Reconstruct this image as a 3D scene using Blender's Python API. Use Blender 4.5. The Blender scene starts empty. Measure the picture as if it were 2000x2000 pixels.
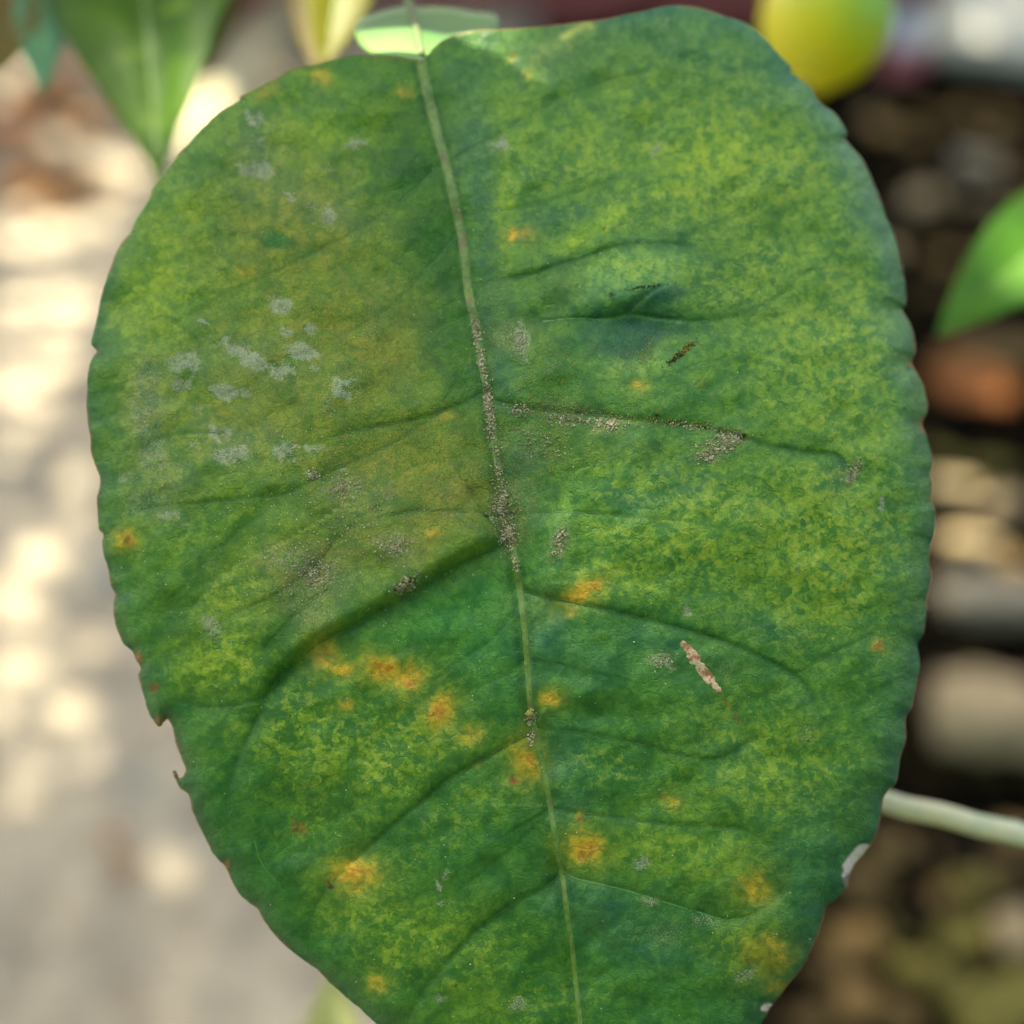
import bpy, math, random
import numpy as np
from mathutils import Vector, Matrix, noise as mnoise

R = math.radians
rng = np.random.default_rng(7)
random.seed(7)
scene = bpy.context.scene
col = scene.collection

# ------------------------------------------------------------------ camera
PITCH = R(42.0)
CAM = np.array([0.0, 0.0, 0.72])
FWD = np.array([0.0, math.cos(PITCH), -math.sin(PITCH)])
RGT = np.array([1.0, 0.0, 0.0])
UPV = np.array([0.0, math.sin(PITCH), math.cos(PITCH)])
HALF = math.tan(R(22.5))
cd = bpy.data.cameras.new('camera')
cam = bpy.data.objects.new('camera', cd)
col.objects.link(cam)
cam.location = CAM
cam.rotation_euler = (R(90) - PITCH, 0, 0)
cd.sensor_width = 36
cd.lens = 18 / HALF
cd.clip_start = 0.01
cd.clip_end = 500
cd.dof.use_dof = True
cd.dof.focus_distance = 0.1515
cd.dof.aperture_fstop = 6.3
scene.camera = cam

# ------------------------------------------------------------------ light
SUN_EL, SUN_AZ = R(56), R(-22)          # azimuth from +Y towards +X
S = np.array([math.cos(SUN_EL) * math.sin(SUN_AZ), math.cos(SUN_EL) * math.cos(SUN_AZ), math.sin(SUN_EL)])
w = bpy.data.worlds.new('World')
scene.world = w
w.use_nodes = True
wn = w.node_tree
bg = wn.nodes['Background']
sky = wn.nodes.new('ShaderNodeTexSky')
sky.sky_type = 'NISHITA'
sky.sun_disc = False
sky.sun_elevation = SUN_EL
sky.sun_rotation = SUN_AZ
sky.air_density = 0.5
sky.dust_density = 6.0
sky.ozone_density = 0.0
wn.links.new(sky.outputs[0], bg.inputs[0])
bg.inputs[1].default_value = 0.15
sl = bpy.data.lights.new('sun', 'SUN')
sl.energy = 4.5
sl.angle = R(0.53)
sl.color = (1.0, 0.90, 0.72)
so = bpy.data.objects.new('sun', sl)
col.objects.link(so)
so.rotation_euler = Vector(S).to_track_quat('Z', 'Y').to_euler()
so.location = (0, 0, 5)
vs = scene.view_settings
vs.view_transform = 'Standard'
vs.look = 'None'
vs.gamma = 1.0
vs.use_curve_mapping = False
vs.exposure = 2.44
scene.render.engine = 'CYCLES'
scene.cycles.use_denoising = True
scene.cycles.denoiser = 'OPENIMAGEDENOISE'
scene.cycles.max_bounces = 5
scene.cycles.transparent_max_bounces = 4
scene.cycles.caustics_reflective = False
scene.cycles.caustics_refractive = False
scene.cycles.sample_clamp_indirect = 4.0

# ------------------------------------------------------------------ helpers
def P(px, py, d):
    """photo position (2000 px frame) at an axial distance d -> world point(s)"""
    px = np.asarray(px, float); py = np.asarray(py, float); d = np.asarray(d, float)
    a = (px - 1000) / 1000 * HALF
    b = (1000 - py) / 1000 * HALF
    return CAM + d[..., None] * (FWD + a[..., None] * RGT + b[..., None] * UPV)

def G(px, py, z=0.0):
    """photo position -> point on the horizontal plane z"""
    a = (px - 1000) / 1000 * HALF
    b = (1000 - py) / 1000 * HALF
    r = FWD + a * RGT + b * UPV
    t = (z - CAM[2]) / r[2]
    return CAM + r * t

def to_px(p):
    q = np.asarray(p, float) - CAM
    d = q @ FWD
    return 1000 + (q @ RGT) / d / HALF * 1000, 1000 - (q @ UPV) / d / HALF * 1000, d

def lin(c):
    c = np.asarray(c, float) / 255.0
    return np.where(c <= 0.04045, c / 12.92, ((c + 0.055) / 1.055) ** 2.4)

def L4(c, k=1.0):
    v = lin(c) * k
    return (float(v[0]), float(v[1]), float(v[2]), 1.0)

def mesh(name, verts, faces, mat=None, parent=None, smooth=True):
    me = bpy.data.meshes.new(name)
    verts = np.asarray(verts, np.float32).reshape(-1, 3)
    if isinstance(faces, np.ndarray):
        n, k = faces.shape
        me.vertices.add(len(verts)); me.loops.add(n * k); me.polygons.add(n)
        me.vertices.foreach_set('co', verts.ravel())
        me.loops.foreach_set('vertex_index', faces.astype(np.int32).ravel())
        me.polygons.foreach_set('loop_start', np.arange(0, n * k, k, dtype=np.int32))
        me.polygons.foreach_set('loop_total', np.full(n, k, dtype=np.int32))
        me.update(calc_edges=True)
    else:
        me.from_pydata(verts.tolist(), [], faces)
    if smooth:
        me.polygons.foreach_set('use_smooth', np.ones(len(me.polygons), bool))
    if mat:
        me.materials.append(mat)
    o = bpy.data.objects.new(name, me)
    col.objects.link(o)
    if parent:
        o.parent = parent
    return o

def tag(o, label=None, cat=None, group=None, kind=None):
    if label: o['label'] = label
    if cat: o['category'] = cat
    if group: o['group'] = group
    if kind: o['kind'] = kind
    return o

def empty(name, loc=(0, 0, 0)):
    o = bpy.data.objects.new(name, None)
    col.objects.link(o)
    o.location = loc
    o.empty_display_size = 0.01
    return o

def child(o, parent):
    o.parent = parent
    o.matrix_parent_inverse = Matrix.Translation(parent.location).inverted()
    return o

class NT:
    """tiny node-graph helper"""
    def __init__(self, name):
        self.m = bpy.data.materials.new(name)
        self.m.use_nodes = True
        self.t = self.m.node_tree
        self.b = self.t.nodes['Principled BSDF']
        self.out = self.t.nodes['Material Output']
    def n(self, typ, **kw):
        nd = self.t.nodes.new(typ)
        for k, v in kw.items():
            setattr(nd, k, v)
        return nd
    def put(self, sock, v):
        if isinstance(v, bpy.types.NodeSocket):
            self.t.links.new(v, sock)
        elif v is not None:
            sock.default_value = v
    def attr(self, name):
        nd = self.n('ShaderNodeAttribute'); nd.attribute_name = name
        return nd
    def uv(self):
        return self.n('ShaderNodeTexCoord').outputs['UV']
    def obj(self):
        return self.n('ShaderNodeTexCoord').outputs['Object']
    def noise(self, vec, scale, detail=3, rough=0.55, dist=0.0, dim='3D'):
        nd = self.n('ShaderNodeTexNoise', noise_dimensions=dim)
        self.put(nd.inputs['Vector'], vec)
        nd.inputs['Scale'].default_value = scale
        nd.inputs['Detail'].default_value = detail
        nd.inputs['Roughness'].default_value = rough
        nd.inputs['Distortion'].default_value = dist
        return nd.outputs['Fac']
    def voro(self, vec, scale, feat='F1', out='Distance', dim='3D'):
        nd = self.n('ShaderNodeTexVoronoi', voronoi_dimensions=dim, feature=feat)
        self.put(nd.inputs['Vector'], vec)
        nd.inputs['Scale'].default_value = scale
        return nd.outputs[out]
    def math(self, op, a, b=0.0, c=0.0, clamp=False):
        nd = self.n('ShaderNodeMath', operation=op, use_clamp=clamp)
        self.put(nd.inputs[0], a); self.put(nd.inputs[1], b)
        if op in ('MULTIPLY_ADD',): self.put(nd.inputs[2], c)
        return nd.outputs[0]
    def step(self, v, lo, hi):
        nd = self.n('ShaderNodeMapRange', interpolation_type='SMOOTHSTEP')
        self.put(nd.inputs[0], v)
        nd.inputs[1].default_value = lo; nd.inputs[2].default_value = hi
        return nd.outputs[0]
    def mix(self, f, a, b, mode='MIX'):
        nd = self.n('ShaderNodeMix', data_type='RGBA', blend_type=mode)
        self.put(nd.inputs[0], f); self.put(nd.inputs[6], a); self.put(nd.inputs[7], b)
        return nd.outputs[2]
    def bump(self, h, strength, dist):
        nd = self.n('ShaderNodeBump')
        self.put(nd.inputs['Height'], h)
        nd.inputs['Strength'].default_value = strength
        nd.inputs['Distance'].default_value = dist
        return nd.outputs[0]
    def finish(self, colour, rough=0.5, spec=0.4, normal=None, transl=0.0, tcol=None):
        self.put(self.b.inputs['Base Color'], colour)
        self.put(self.b.inputs['Roughness'], rough)
        self.put(self.b.inputs['Specular IOR Level'], spec)
        if normal: self.put(self.b.inputs['Normal'], normal)
        if transl:
            tr = self.n('ShaderNodeBsdfTranslucent')
            self.put(tr.inputs['Color'], tcol if tcol is not None else colour)
            mx = self.n('ShaderNodeMixShader')
            mx.inputs[0].default_value = transl
            self.t.links.new(self.b.outputs[0], mx.inputs[1])
            self.t.links.new(tr.outputs[0], mx.inputs[2])
            self.t.links.new(mx.outputs[0], self.out.inputs[0])
        return self.m

def two_tone(name, c1, c2, scale, rough=0.8, spec=0.2, bump=0.0, bdist=0.002, c3=None, transl=0.0, k=1.0):
    m = NT(name)
    o = m.obj()
    f = m.step(m.noise(o, scale, 5, 0.6), 0.32, 0.68)
    c = m.mix(f, L4(c1, k), L4(c2, k))
    if c3:
        c = m.mix(m.step(m.noise(o, scale * 2.7, 4, 0.6), 0.52, 0.7), c, L4(c3, k))
    nrm = m.bump(m.noise(o, scale * 4, 5, 0.6), bump, bdist) if bump else None
    return m.finish(c, rough, spec, nrm, transl)

# ------------------------------------------------------------------ grid noise (numpy)
def vnoise(X, Y, scale, seed, octaves=3, sx=1.0, rot=0.0):
    r = np.random.default_rng(seed)
    out = np.zeros_like(X); amp = 1.0; tot = 0.0
    c, s = math.cos(rot), math.sin(rot)
    U = (X * c + Y * s) / sx; V = -X * s + Y * c
    for o in range(octaves):
        sc = scale / (2 ** o)
        lat = r.random((256, 256))
        u = U / sc + 1000.37 + 17.1 * o; v = V / sc + 1000.71 + 9.3 * o
        iu = np.floor(u).astype(int); iv = np.floor(v).astype(int)
        fu = u - iu; fv = v - iv
        fu = fu * fu * fu * (fu * (fu * 6 - 15) + 10); fv = fv * fv * fv * (fv * (fv * 6 - 15) + 10)
        a = lat[iv % 256, iu % 256]; b = lat[iv % 256, (iu + 1) % 256]
        c0 = lat[(iv + 1) % 256, iu % 256]; d = lat[(iv + 1) % 256, (iu + 1) % 256]
        out += amp * ((a * (1 - fu) + b * fu) * (1 - fv) + (c0 * (1 - fu) + d * fu) * fv)
        tot += amp; amp *= 0.5
    return out / tot

def sstep(x, a, b):
    t = np.clip((x - a) / (b - a), 0, 1)
    return t * t * (3 - 2 * t)

def catmull(pts, n=8, closed=False):
    p = np.asarray(pts, float)
    if closed:
        q = np.vstack([p[-1], p, p[0], p[1]])
    else:
        q = np.vstack([2 * p[0] - p[1], p, 2 * p[-1] - p[-2]])
    out = []
    for i in range(1, len(q) - 2):
        for k in range(n):
            t = k / n
            a, b, c, d = q[i - 1], q[i], q[i + 1], q[i + 2]
            out.append(0.5 * ((2 * b) + (-a + c) * t + (2 * a - 5 * b + 4 * c - d) * t ** 2 + (-a + 3 * b - 3 * c + d) * t ** 3))
    if not closed:
        out.append(p[-1])
    return np.array(out)

# ==================================================================
# THE SETTING
# ==================================================================
# ---- edge line between the concrete path (left) and the soil bed (right)
EA, EB = G(1180, 2080), G(1040, 30)
def edge_x(y):
    return EA[0] + (EB[0] - EA[0]) * (y - EA[1]) / (EB[1] - EA[1])

# ground sheet
mg = two_tone('ground_soil', (70, 56, 40), (48, 40, 30), 6, 0.95, 0.1)
o = mesh('ground', [(-40, -40, -.11), (40, -40, -.11), (40, 60, -.11), (-40, 60, -.11)], [(0, 1, 2, 3)], mg)
tag(o, kind='structure')

# concrete path
m = NT('concrete')
oc = m.obj()
c = m.mix(m.step(m.noise(oc, 11, 6, 0.68), 0.38, 0.62), L4((134, 126, 106)), L4((174, 162, 134)))
c = m.mix(m.step(m.noise(oc, 26, 4, 0.6, 0.4), 0.56, 0.68), c, L4((128, 112, 90)))
c = m.mix(m.step(m.noise(oc, 60, 3, 0.6), 0.60, 0.70), c, L4((198, 190, 170)))
c = m.mix(m.step(m.noise(oc, 5, 3, 0.5), 0.60, 0.72), c, L4((132, 136, 122)))
h = m.noise(oc, 140, 6, 0.7)
mconc = m.finish(c, 0.85, 0.25, m.bump(h, 0.5, 0.004))
ys = np.linspace(-1.0, 2.02, 60); xs = np.linspace(-2.6, 0, 60)
V = []; F = []
for j, y in enumerate(ys):
    for i, x in enumerate(xs):
        xx = edge_x(y) + x + (0.012 * mnoise.noise((0.3, y * 9, 0)) if i == 59 else 0)
        V.append((xx, y, 0.004 * mnoise.noise((xx * 3, y * 3, 1))))
for j in range(59):
    for i in range(59):
        a = j * 60 + i
        F.append((a, a + 1, a + 61, a + 60))
n0 = len(V)
for j, y in enumerate(ys):          # slab side towards the bed
    v = V[j * 60 + 59]
    V.append((v[0] + .004, v[1], -.1))
for j in range(59):
    F.append((j * 60 + 59, n0 + j, n0 + j + 1, (j + 1) * 60 + 59))
o = mesh('path', V, F, mconc)
tag(o, kind='structure')

# soil bed
m = NT('bed_soil')
oc = m.obj()
c = m.mix(m.step(m.noise(oc, 22, 6, 0.6), 0.42, 0.62), L4((9, 8, 6)), L4((34, 28, 17)))
c = m.mix(m.step(m.noise(oc, 45, 4, 0.6), 0.58, 0.68), c, L4((52, 47, 24)))
msoil = m.finish(c, 1.0, 0.0, m.bump(m.noise(oc, 160, 6, 0.7), 0.8, 0.008))
nx, ny = 150, 230
V = np.zeros((ny, nx, 3)); 
for j in range(ny):
    y = -0.2 + 2.24 * j / (ny - 1)
    for i in range(nx):
        x = edge_x(y) + 1.35 * i / (nx - 1) + 0.01
        z = -0.035 + 0.022 * mnoise.noise((x * 7, y * 7, 0)) + 0.018 * mnoise.noise((x * 19, y * 19, 3)) + 0.008 * mnoise.noise((x * 50, y * 50, 5))
        V[j, i] = (x, y, min(z, -0.004))
def grid_faces(ny, nx):
    a = (np.arange(ny - 1)[:, None] * nx + np.arange(nx - 1)[None, :]).ravel()
    return np.stack([a, a + 1, a + nx + 1, a + nx], 1)
o = mesh('soil_bed', V, grid_faces(ny, nx), msoil)
tag(o, kind='structure')
def soil_z(x, y):
    z = -0.035 + 0.022 * mnoise.noise((x * 7, y * 7, 0)) + 0.018 * mnoise.noise((x * 19, y * 19, 3)) + 0.008 * mnoise.noise((x * 50, y * 50, 5))
    return min(z, -0.004)

# ---- low red brick wall behind, brick by brick
mbrick = two_tone('brick_red', (156, 84, 78), (176, 102, 90), 14, 0.9, 0.15, 0.4, 0.003, c3=(136, 70, 66))
mort = two_tone('mortar', (96, 74, 66), (110, 88, 78), 30, 0.95, 0.1, 0.4, 0.002)
WY, WX0, WX1 = 2.06, -1.5, 1.8
wall = empty('brick_wall', (0, WY, 0))
def box_mesh(name, sx, sy, sz, bev, mat):
    import bmesh
    bm = bmesh.new()
    bmesh.ops.create_cube(bm, size=1)
    bmesh.ops.scale(bm, vec=(sx, sy, sz), verts=bm.verts)
    if bev: bmesh.ops.bevel(bm, geom=bm.edges[:], offset=bev, segments=1, profile=.5, affect='EDGES')
    me = bpy.data.meshes.new(name); bm.to_mesh(me); bm.free()
    me.materials.append(mat)
    return me
bme = box_mesh('brick', 0.205, 0.10, 0.065, 0.005, mbrick)
core = bpy.data.objects.new('mortar_core', box_mesh('mortar_core', WX1 - WX0 + .1, 0.088, 0.46, 0, mort))
col.objects.link(core); core.parent = wall; core.location = ((WX0 + WX1) / 2, 0.01, 0.13)
for r_ in range(6):
    x = WX0 + (0.107 if r_ % 2 else 0)
    while x < WX1:
        b = bpy.data.objects.new('brick', bme); col.objects.link(b); b.parent = wall
        b.location = (x + random.uniform(-.002, .002), random.uniform(-.003, .003), -0.06 + 0.076 * r_)
        b.rotation_euler = (random.uniform(-.01, .01), 0, random.uniform(-.012, .012))
        x += 0.215
tag(wall, 'low weathered red brick wall beyond the path and soil bed', 'wall')

# ---- stones in the bed
def stone_mesh(name, seed, mat, sub=3, rough=0.5):
    import bmesh
    bm = bmesh.new()
    bmesh.ops.create_icosphere(bm, subdivisions=sub, radius=1)
    for v in bm.verts:
        p = v.co.copy()
        d = 1 + rough * mnoise.noise(p * 1.1 + Vector((seed, 0, 0))) + rough * .5 * mnoise.noise(p * 2.7 + Vector((0, seed, 0))) + .16 * mnoise.noise(p * 5 + Vector((seed, seed, 0))) + .06 * mnoise.noise(p * 11)
        # facet a little
        v.co = Vector((max(-.74, min(.85, p.x * d)), max(-.8, min(.72, p.y * d)), max(-.7, min(.62 + .2 * p.x, p.z * d))))
    me = bpy.data.meshes.new(name); bm.to_mesh(me); bm.free()
    for p in me.polygons: p.use_smooth = True
    me.materials.append(mat)
    return me
mst = {
 'beige': two_tone('stone_beige', (170, 150, 112), (140, 128, 96), 3, 0.9, .2, .4, .003, c3=(122, 108, 66)),
 'grey': two_tone('stone_grey', (150, 142, 118), (118, 112, 92), 3, 0.9, .2, .4, .003, c3=(160, 146, 122)),
 'brown': two_tone('stone_brown', (104, 86, 46), (66, 56, 30), 3, 0.9, .2, .4, .003, c3=(72, 62, 36)),
 'moss': two_tone('stone_mossy', (96, 92, 44), (116, 108, 54), 3, 0.95, .1, .5, .003, c3=(62, 68, 28)),
 'tan': two_tone('stone_tan', (136, 110, 62), (104, 84, 46), 3, 0.9, .2, .4, .003, c3=(110, 88, 52)),
}
smesh = {k: [stone_mesh('stone', 3.1 * i + len(k), m_) for i in range(3)] for k, m_ in mst.items()}
def stone(px, py, rx, ry, kind, label, group, lift=0.4, rz=None):
    g = G(px, py, -0.02)
    d = to_px(g)[2]
    k = d * HALF / 1000
    o = bpy.data.objects.new('stone', random.choice(smesh[kind])); col.objects.link(o)
    sx = rx * k / .85; sz = ry * k * 1.1
    o.scale = (sx, ry * k * 1.25, max(sz, .006))
    on_path = g[0] < edge_x(g[1])
    z0 = 0.0 if on_path else soil_z(g[0], g[1])
    o.location = (g[0], g[1], z0 + o.scale[2] * lift)
    o.rotation_euler = (random.uniform(-.1, .1), random.uniform(-.1, .1), random.uniform(-.5, .5) if rz is None else rz)
    tag(o, label, 'stone', group)
    return o
NM = {'beige': 'pale beige', 'grey': 'greyish', 'brown': 'dark brown', 'moss': 'mossy olive', 'tan': 'warm tan'}
stone(1930, 1400, 118, 84, 'beige', 'large smooth beige stone in the bed beside the leaf edge', None, .35, -.2)
stone(1935, 1168, 105, 44, 'grey', 'flat grey stone lying above the large beige stone', None, .5, -.25)
stone(1965, 1960, 120, 60, 'moss', 'low yellow green mossy stone at the near end of the bed', None, .4, .4)
stone(1940, 700, 120, 42, 'brown', 'long dark brown stone under the orange dead leaf', None, .5, -.1)
for (px, py, rx, ry, kd) in [(1790, 245, 34, 20, 'tan'), (1830, 220, 26, 18, 'brown'), (1880, 215, 40, 22, 'tan'), (1960, 235, 40, 24, 'tan'),
        (1900, 330, 60, 26, 'grey'), (1985, 330, 30, 22, 'tan'), (1800, 375, 55, 26, 'beige'), (1880, 400, 36, 18, 'brown'), (1855, 480, 38, 18, 'tan'),
        (1790, 460, 24, 14, 'brown'), (1830, 555, 40, 16, 'brown'), (1960, 300, 30, 16, 'brown'), (1750, 270, 28, 16, 'brown'), (1700, 215, 30, 15, 'brown')] + [(random.randint(1690, 2000), random.randint(195, 610), random.randint(16, 34), random.randint(10, 16), random.choice(['tan', 'beige', 'tan', 'brown'])) for _ in range(26)]:
    stone(px, py, rx * .72, ry * .9, kd, NM[kd] + ' stone in dark soil between the pale slab and the dead leaf', 'far ' + NM[kd] + ' stones in the bed')
for (px, py, rx, ry, kd) in [(1745, 1640, 55, 32, 'brown'), (1690, 1700, 50, 35, 'brown'), (1900, 1720, 45, 28, 'moss'), (1845, 1735, 24, 20, 'tan'),
        (1680, 1805, 65, 40, 'tan'), (1770, 1790, 36, 20, 'moss'), (1880, 1820, 60, 30, 'moss'), (1985, 1810, 36, 46, 'beige'), (1675, 1945, 36, 44, 'tan'),
        (1790, 1880, 50, 24, 'moss'), (1590, 1985, 45, 30, 'brown'), (1860, 1915, 46, 26, 'moss'), (1960, 1690, 40, 22, 'brown'), (1620, 1880, 40, 24, 'brown'),
        (1760, 1965, 50, 30, 'brown'), (1990, 1600, 40, 20, 'brown')]:
    stone(px, py, rx, ry, kd, NM[kd] + ' stone in dark soil below the pale twig', 'near ' + NM[kd] + ' stones in the bed')
for (px, py, rx, ry, kd) in [(1860, 940, 50, 18, 'beige'), (1960, 965, 44, 24, 'beige'), (1900, 1060, 60, 22, 'beige'), (1850, 1130, 30, 22, 'beige'), (1985, 1100, 34, 28, 'tan'), (1840, 880, 34, 18, 'moss'), (1940, 890, 46, 18, 'moss')]:
    stone(px, py, rx, ry, kd, 'sunlit ' + NM[kd] + ' stone between the dead leaf and the flat grey stone', 'sunlit ' + NM[kd] + ' stones in the bed')

# ---- gravel and soil crumbs (uncountable)
def gravel():
    r = np.random.default_rng(77)
    import bmesh
    bm = bmesh.new(); bmesh.ops.create_icosphere(bm, subdivisions=1, radius=1)
    iv = np.array([v.co[:] for v in bm.verts]); fi = np.array([[v.index for v in f_.verts] for f_ in bm.faces]); bm.free()
    V = []; F = []; k = 0
    for _ in range(2600):
        y = r.uniform(.1, 1.95); x = edge_x(y) + .02 + r.uniform(0, 1.2)
        sz = .0025 + .008 * r.random() ** 2.5
        a = r.uniform(0, 6.28); c_, s_ = math.cos(a), math.sin(a)
        v = iv * (1 + r.uniform(-.3, .3, (len(iv), 1))) * np.array([1.3, .9, .75]) * sz
        v = np.stack([v[:, 0] * c_ - v[:, 1] * s_, v[:, 0] * s_ + v[:, 1] * c_, v[:, 2]], 1) + np.array([x, y, soil_z(x, y) + sz * .3])
        V.append(v); F.append(fi + k); k += len(iv)
    return np.vstack(V), np.vstack(F)
gv, gf_ = gravel()
mgrav = NT('gravel_mix')
gc = mgrav.noise(mgrav.obj(), 60, 3, .6)
gcol = mgrav.mix(mgrav.step(gc, .55, .70), L4((16, 13, 8)), L4((112, 94, 52)))
mgrv = mgrav.finish(gcol, .9, .15)
tag(mesh('gravel', gv, gf_, mgrv), 'loose brown gravel and soil crumbs spread over the bed', 'gravel', kind='stuff')

# ---- pale slab, wrapper scrap, board, pebble
mblock = two_tone('block_pale', (226, 220, 196), (206, 200, 174), 12, 0.85, .2, .3, .003, c3=(188, 180, 150))
g = G(1975, 150, -0.01)
o = bpy.data.objects.new('concrete_slab', box_mesh('concrete_slab', 0.36, 0.24, 0.06, 0.014, mblock)); col.objects.link(o)
o.location = (g[0] + .09, g[1] + .10, .062); o.rotation_euler = (R(34), R(3), R(-14))
tag(o, 'pale cream concrete slab tilted up on the dark soil', 'slab')

mw = NT('wrapper')
z = mw.n('ShaderNodeSeparateXYZ'); mw.t.links.new(mw.obj(), z.inputs[0])
cw = mw.mix(mw.step(z.outputs[2], -.012, .006), L4((206, 120, 116)), L4((205, 212, 210)))
mwm = mw.finish(cw, .45, .5)
V = []; F = []
nu, nv = 20, 14
for j in range(nv):
    t = j / (nv - 1)
    for i in range(nu):
        a = 2 * math.pi * i / nu
        wdt = .031 * (1 - .25 * t) * (1 + .12 * mnoise.noise((3 * math.cos(a), 3 * math.sin(a), t * 4)))
        thk = .016 * math.sin(math.pi * (.1 + .85 * t)) + .002
        V.append((wdt * math.cos(a), thk * math.sin(a) * (1 + .3 * mnoise.noise((a * 2, t * 5, 2))), -.045 + .09 * t))
for j in range(nv - 1):
    for i in range(nu):
        F.append((j * nu + i, j * nu + (i + 1) % nu, (j + 1) * nu + (i + 1) % nu, (j + 1) * nu + i))
F.append(tuple(range(nu))[::-1]); F.append(tuple(range((nv - 1) * nu, nv * nu)))
o = mesh('wrapper', V, F, mwm)
g = G(1765, 150, -0.02)
o.location = (g[0], g[1] + .02, .022); o.rotation_euler = (R(-18), R(6), R(12))
tag(o, 'crumpled pink and white plastic wrapper beside the pale slab', 'wrapper')

mboard = two_tone('board_pale', (196, 188, 150), (178, 170, 134), 8, .85, .2, .3, .003)
a = G(335, 345, .012); b = G(600, -40, .012)
dv = b - a; ln = float(np.linalg.norm(dv[:2])); ang = math.atan2(dv[1], dv[0])
o = bpy.data.objects.new('board', box_mesh('board', ln, .062, .022, .004, mboard)); col.objects.link(o)
o.location = ((a[0] + b[0]) / 2, (a[1] + b[1]) / 2, .0125); o.rotation_euler = (0, 0, ang)
tag(o, 'pale weathered board lying on the concrete path', 'board')

# ---- generic leaf (background leaves, dead leaves)
def leaf_local(length, width, fold=0.25, curl=0.2, wave=0.0, seed=0, nu=28, nv=12, tipw=0.8):
    """blade along +Y (base 0 -> tip), width on X, up +Z; returns verts, faces"""
    V = np.zeros((nu, 2 * nv + 1, 3))
    for i in range(nu):
        t = i / (nu - 1)
        prof = (math.sin(math.pi * min(1, t ** 0.78)) ** tipw) if 0 < t < 1 else 0.0
        prof = max(prof, 0.02)
        hw = width / 2 * prof * (1 + .018 * math.sin(i * 2.3))
        for j in range(-nv, nv + 1):
            s = j / nv
            x = s * hw
            z = fold * abs(x) - curl * (t ** 2) * length - .35 * abs(s) ** 3 * hw * fold
            z += wave * width * mnoise.noise((t * 4, s * 1.7, seed))
            z -= .01 * width * (abs(math.sin(t * 26 + abs(s) * 5))) * (1 if abs(s) > .06 else 0)
            V[i, j + nv] = (x, t * length, z)
    return V, grid_faces(nu, 2 * nv + 1)

def leaf_mat(name, c_dark, c_light, c_spot, transl=.3, rough=.5, spec=.25, tcol=None, k=1.0):
    m = NT(name)
    o = m.obj()
    f = m.step(m.noise(o, 45, 4, .6), .36, .64)
    c = m.mix(f, L4(c_dark, k), L4(c_light, k))
    c = m.mix(m.step(m.noise(o, 110, 3, .6), .60, .70), c, L4(c_spot, k))
    nrm = m.bump(m.noise(o, 260, 4, .6), .25, .0006)
    return m.finish(c, rough, spec, nrm, transl, L4(tcol) if tcol else None)
ML = {
 'green': leaf_mat('leaf_green', (48, 88, 8), (82, 120, 18), (108, 140, 36), .25, .45, .2, (110, 150, 20)),
 'fresh': leaf_mat('leaf_fresh', (58, 108, 14), (76, 126, 22), (104, 142, 34), .25, .5, .22, (130, 180, 30)),
 'olive': leaf_mat('leaf_olive', (96, 84, 18), (112, 100, 22), (126, 104, 34), .30, .5, .3, (130, 120, 10)),
 'yellow': leaf_mat('leaf_yellow', (104, 108, 8), (122, 122, 12), (140, 134, 30), .45, .5, .2, (170, 166, 8)),
 'teal': leaf_mat('leaf_teal', (66, 130, 84), (84, 150, 96), (96, 160, 100), .25, .4, .4, (90, 160, 70)),
 'pale': leaf_mat('leaf_pale', (176, 182, 110), (194, 198, 126), (180, 180, 100), .35, .5, .4, (200, 200, 110)),
 'dead': leaf_mat('leaf_dead', (136, 84, 40), (168, 108, 56), (104, 64, 34), .2, .75, .2, (170, 100, 40)),
 'deadtan': leaf_mat('leaf_dead_tan', (176, 136, 86), (150, 108, 70), (120, 84, 52), .2, .75, .2, (180, 120, 60)),
}
mrib = {k: two_tone('rib_' + k, c1, c2, 60, .5, .4) for k, (c1, c2) in {'green': ((120, 150, 70), (100, 136, 56)), 'dead': ((150, 104, 60), (130, 88, 50))}.items()}
def orient(base, tip, normal):
    y = np.asarray(tip, float) - base; ln = float(np.linalg.norm(y)); y /= ln
    n = np.asarray(normal, float); n = n - y * (n @ y); n /= np.linalg.norm(n)
    x = np.cross(y, n)
    M = Matrix(((x[0], y[0], n[0], base[0]), (x[1], y[1], n[1], base[1]), (x[2], y[2], n[2], base[2]), (0, 0, 0, 1)))
    return M, ln
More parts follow.
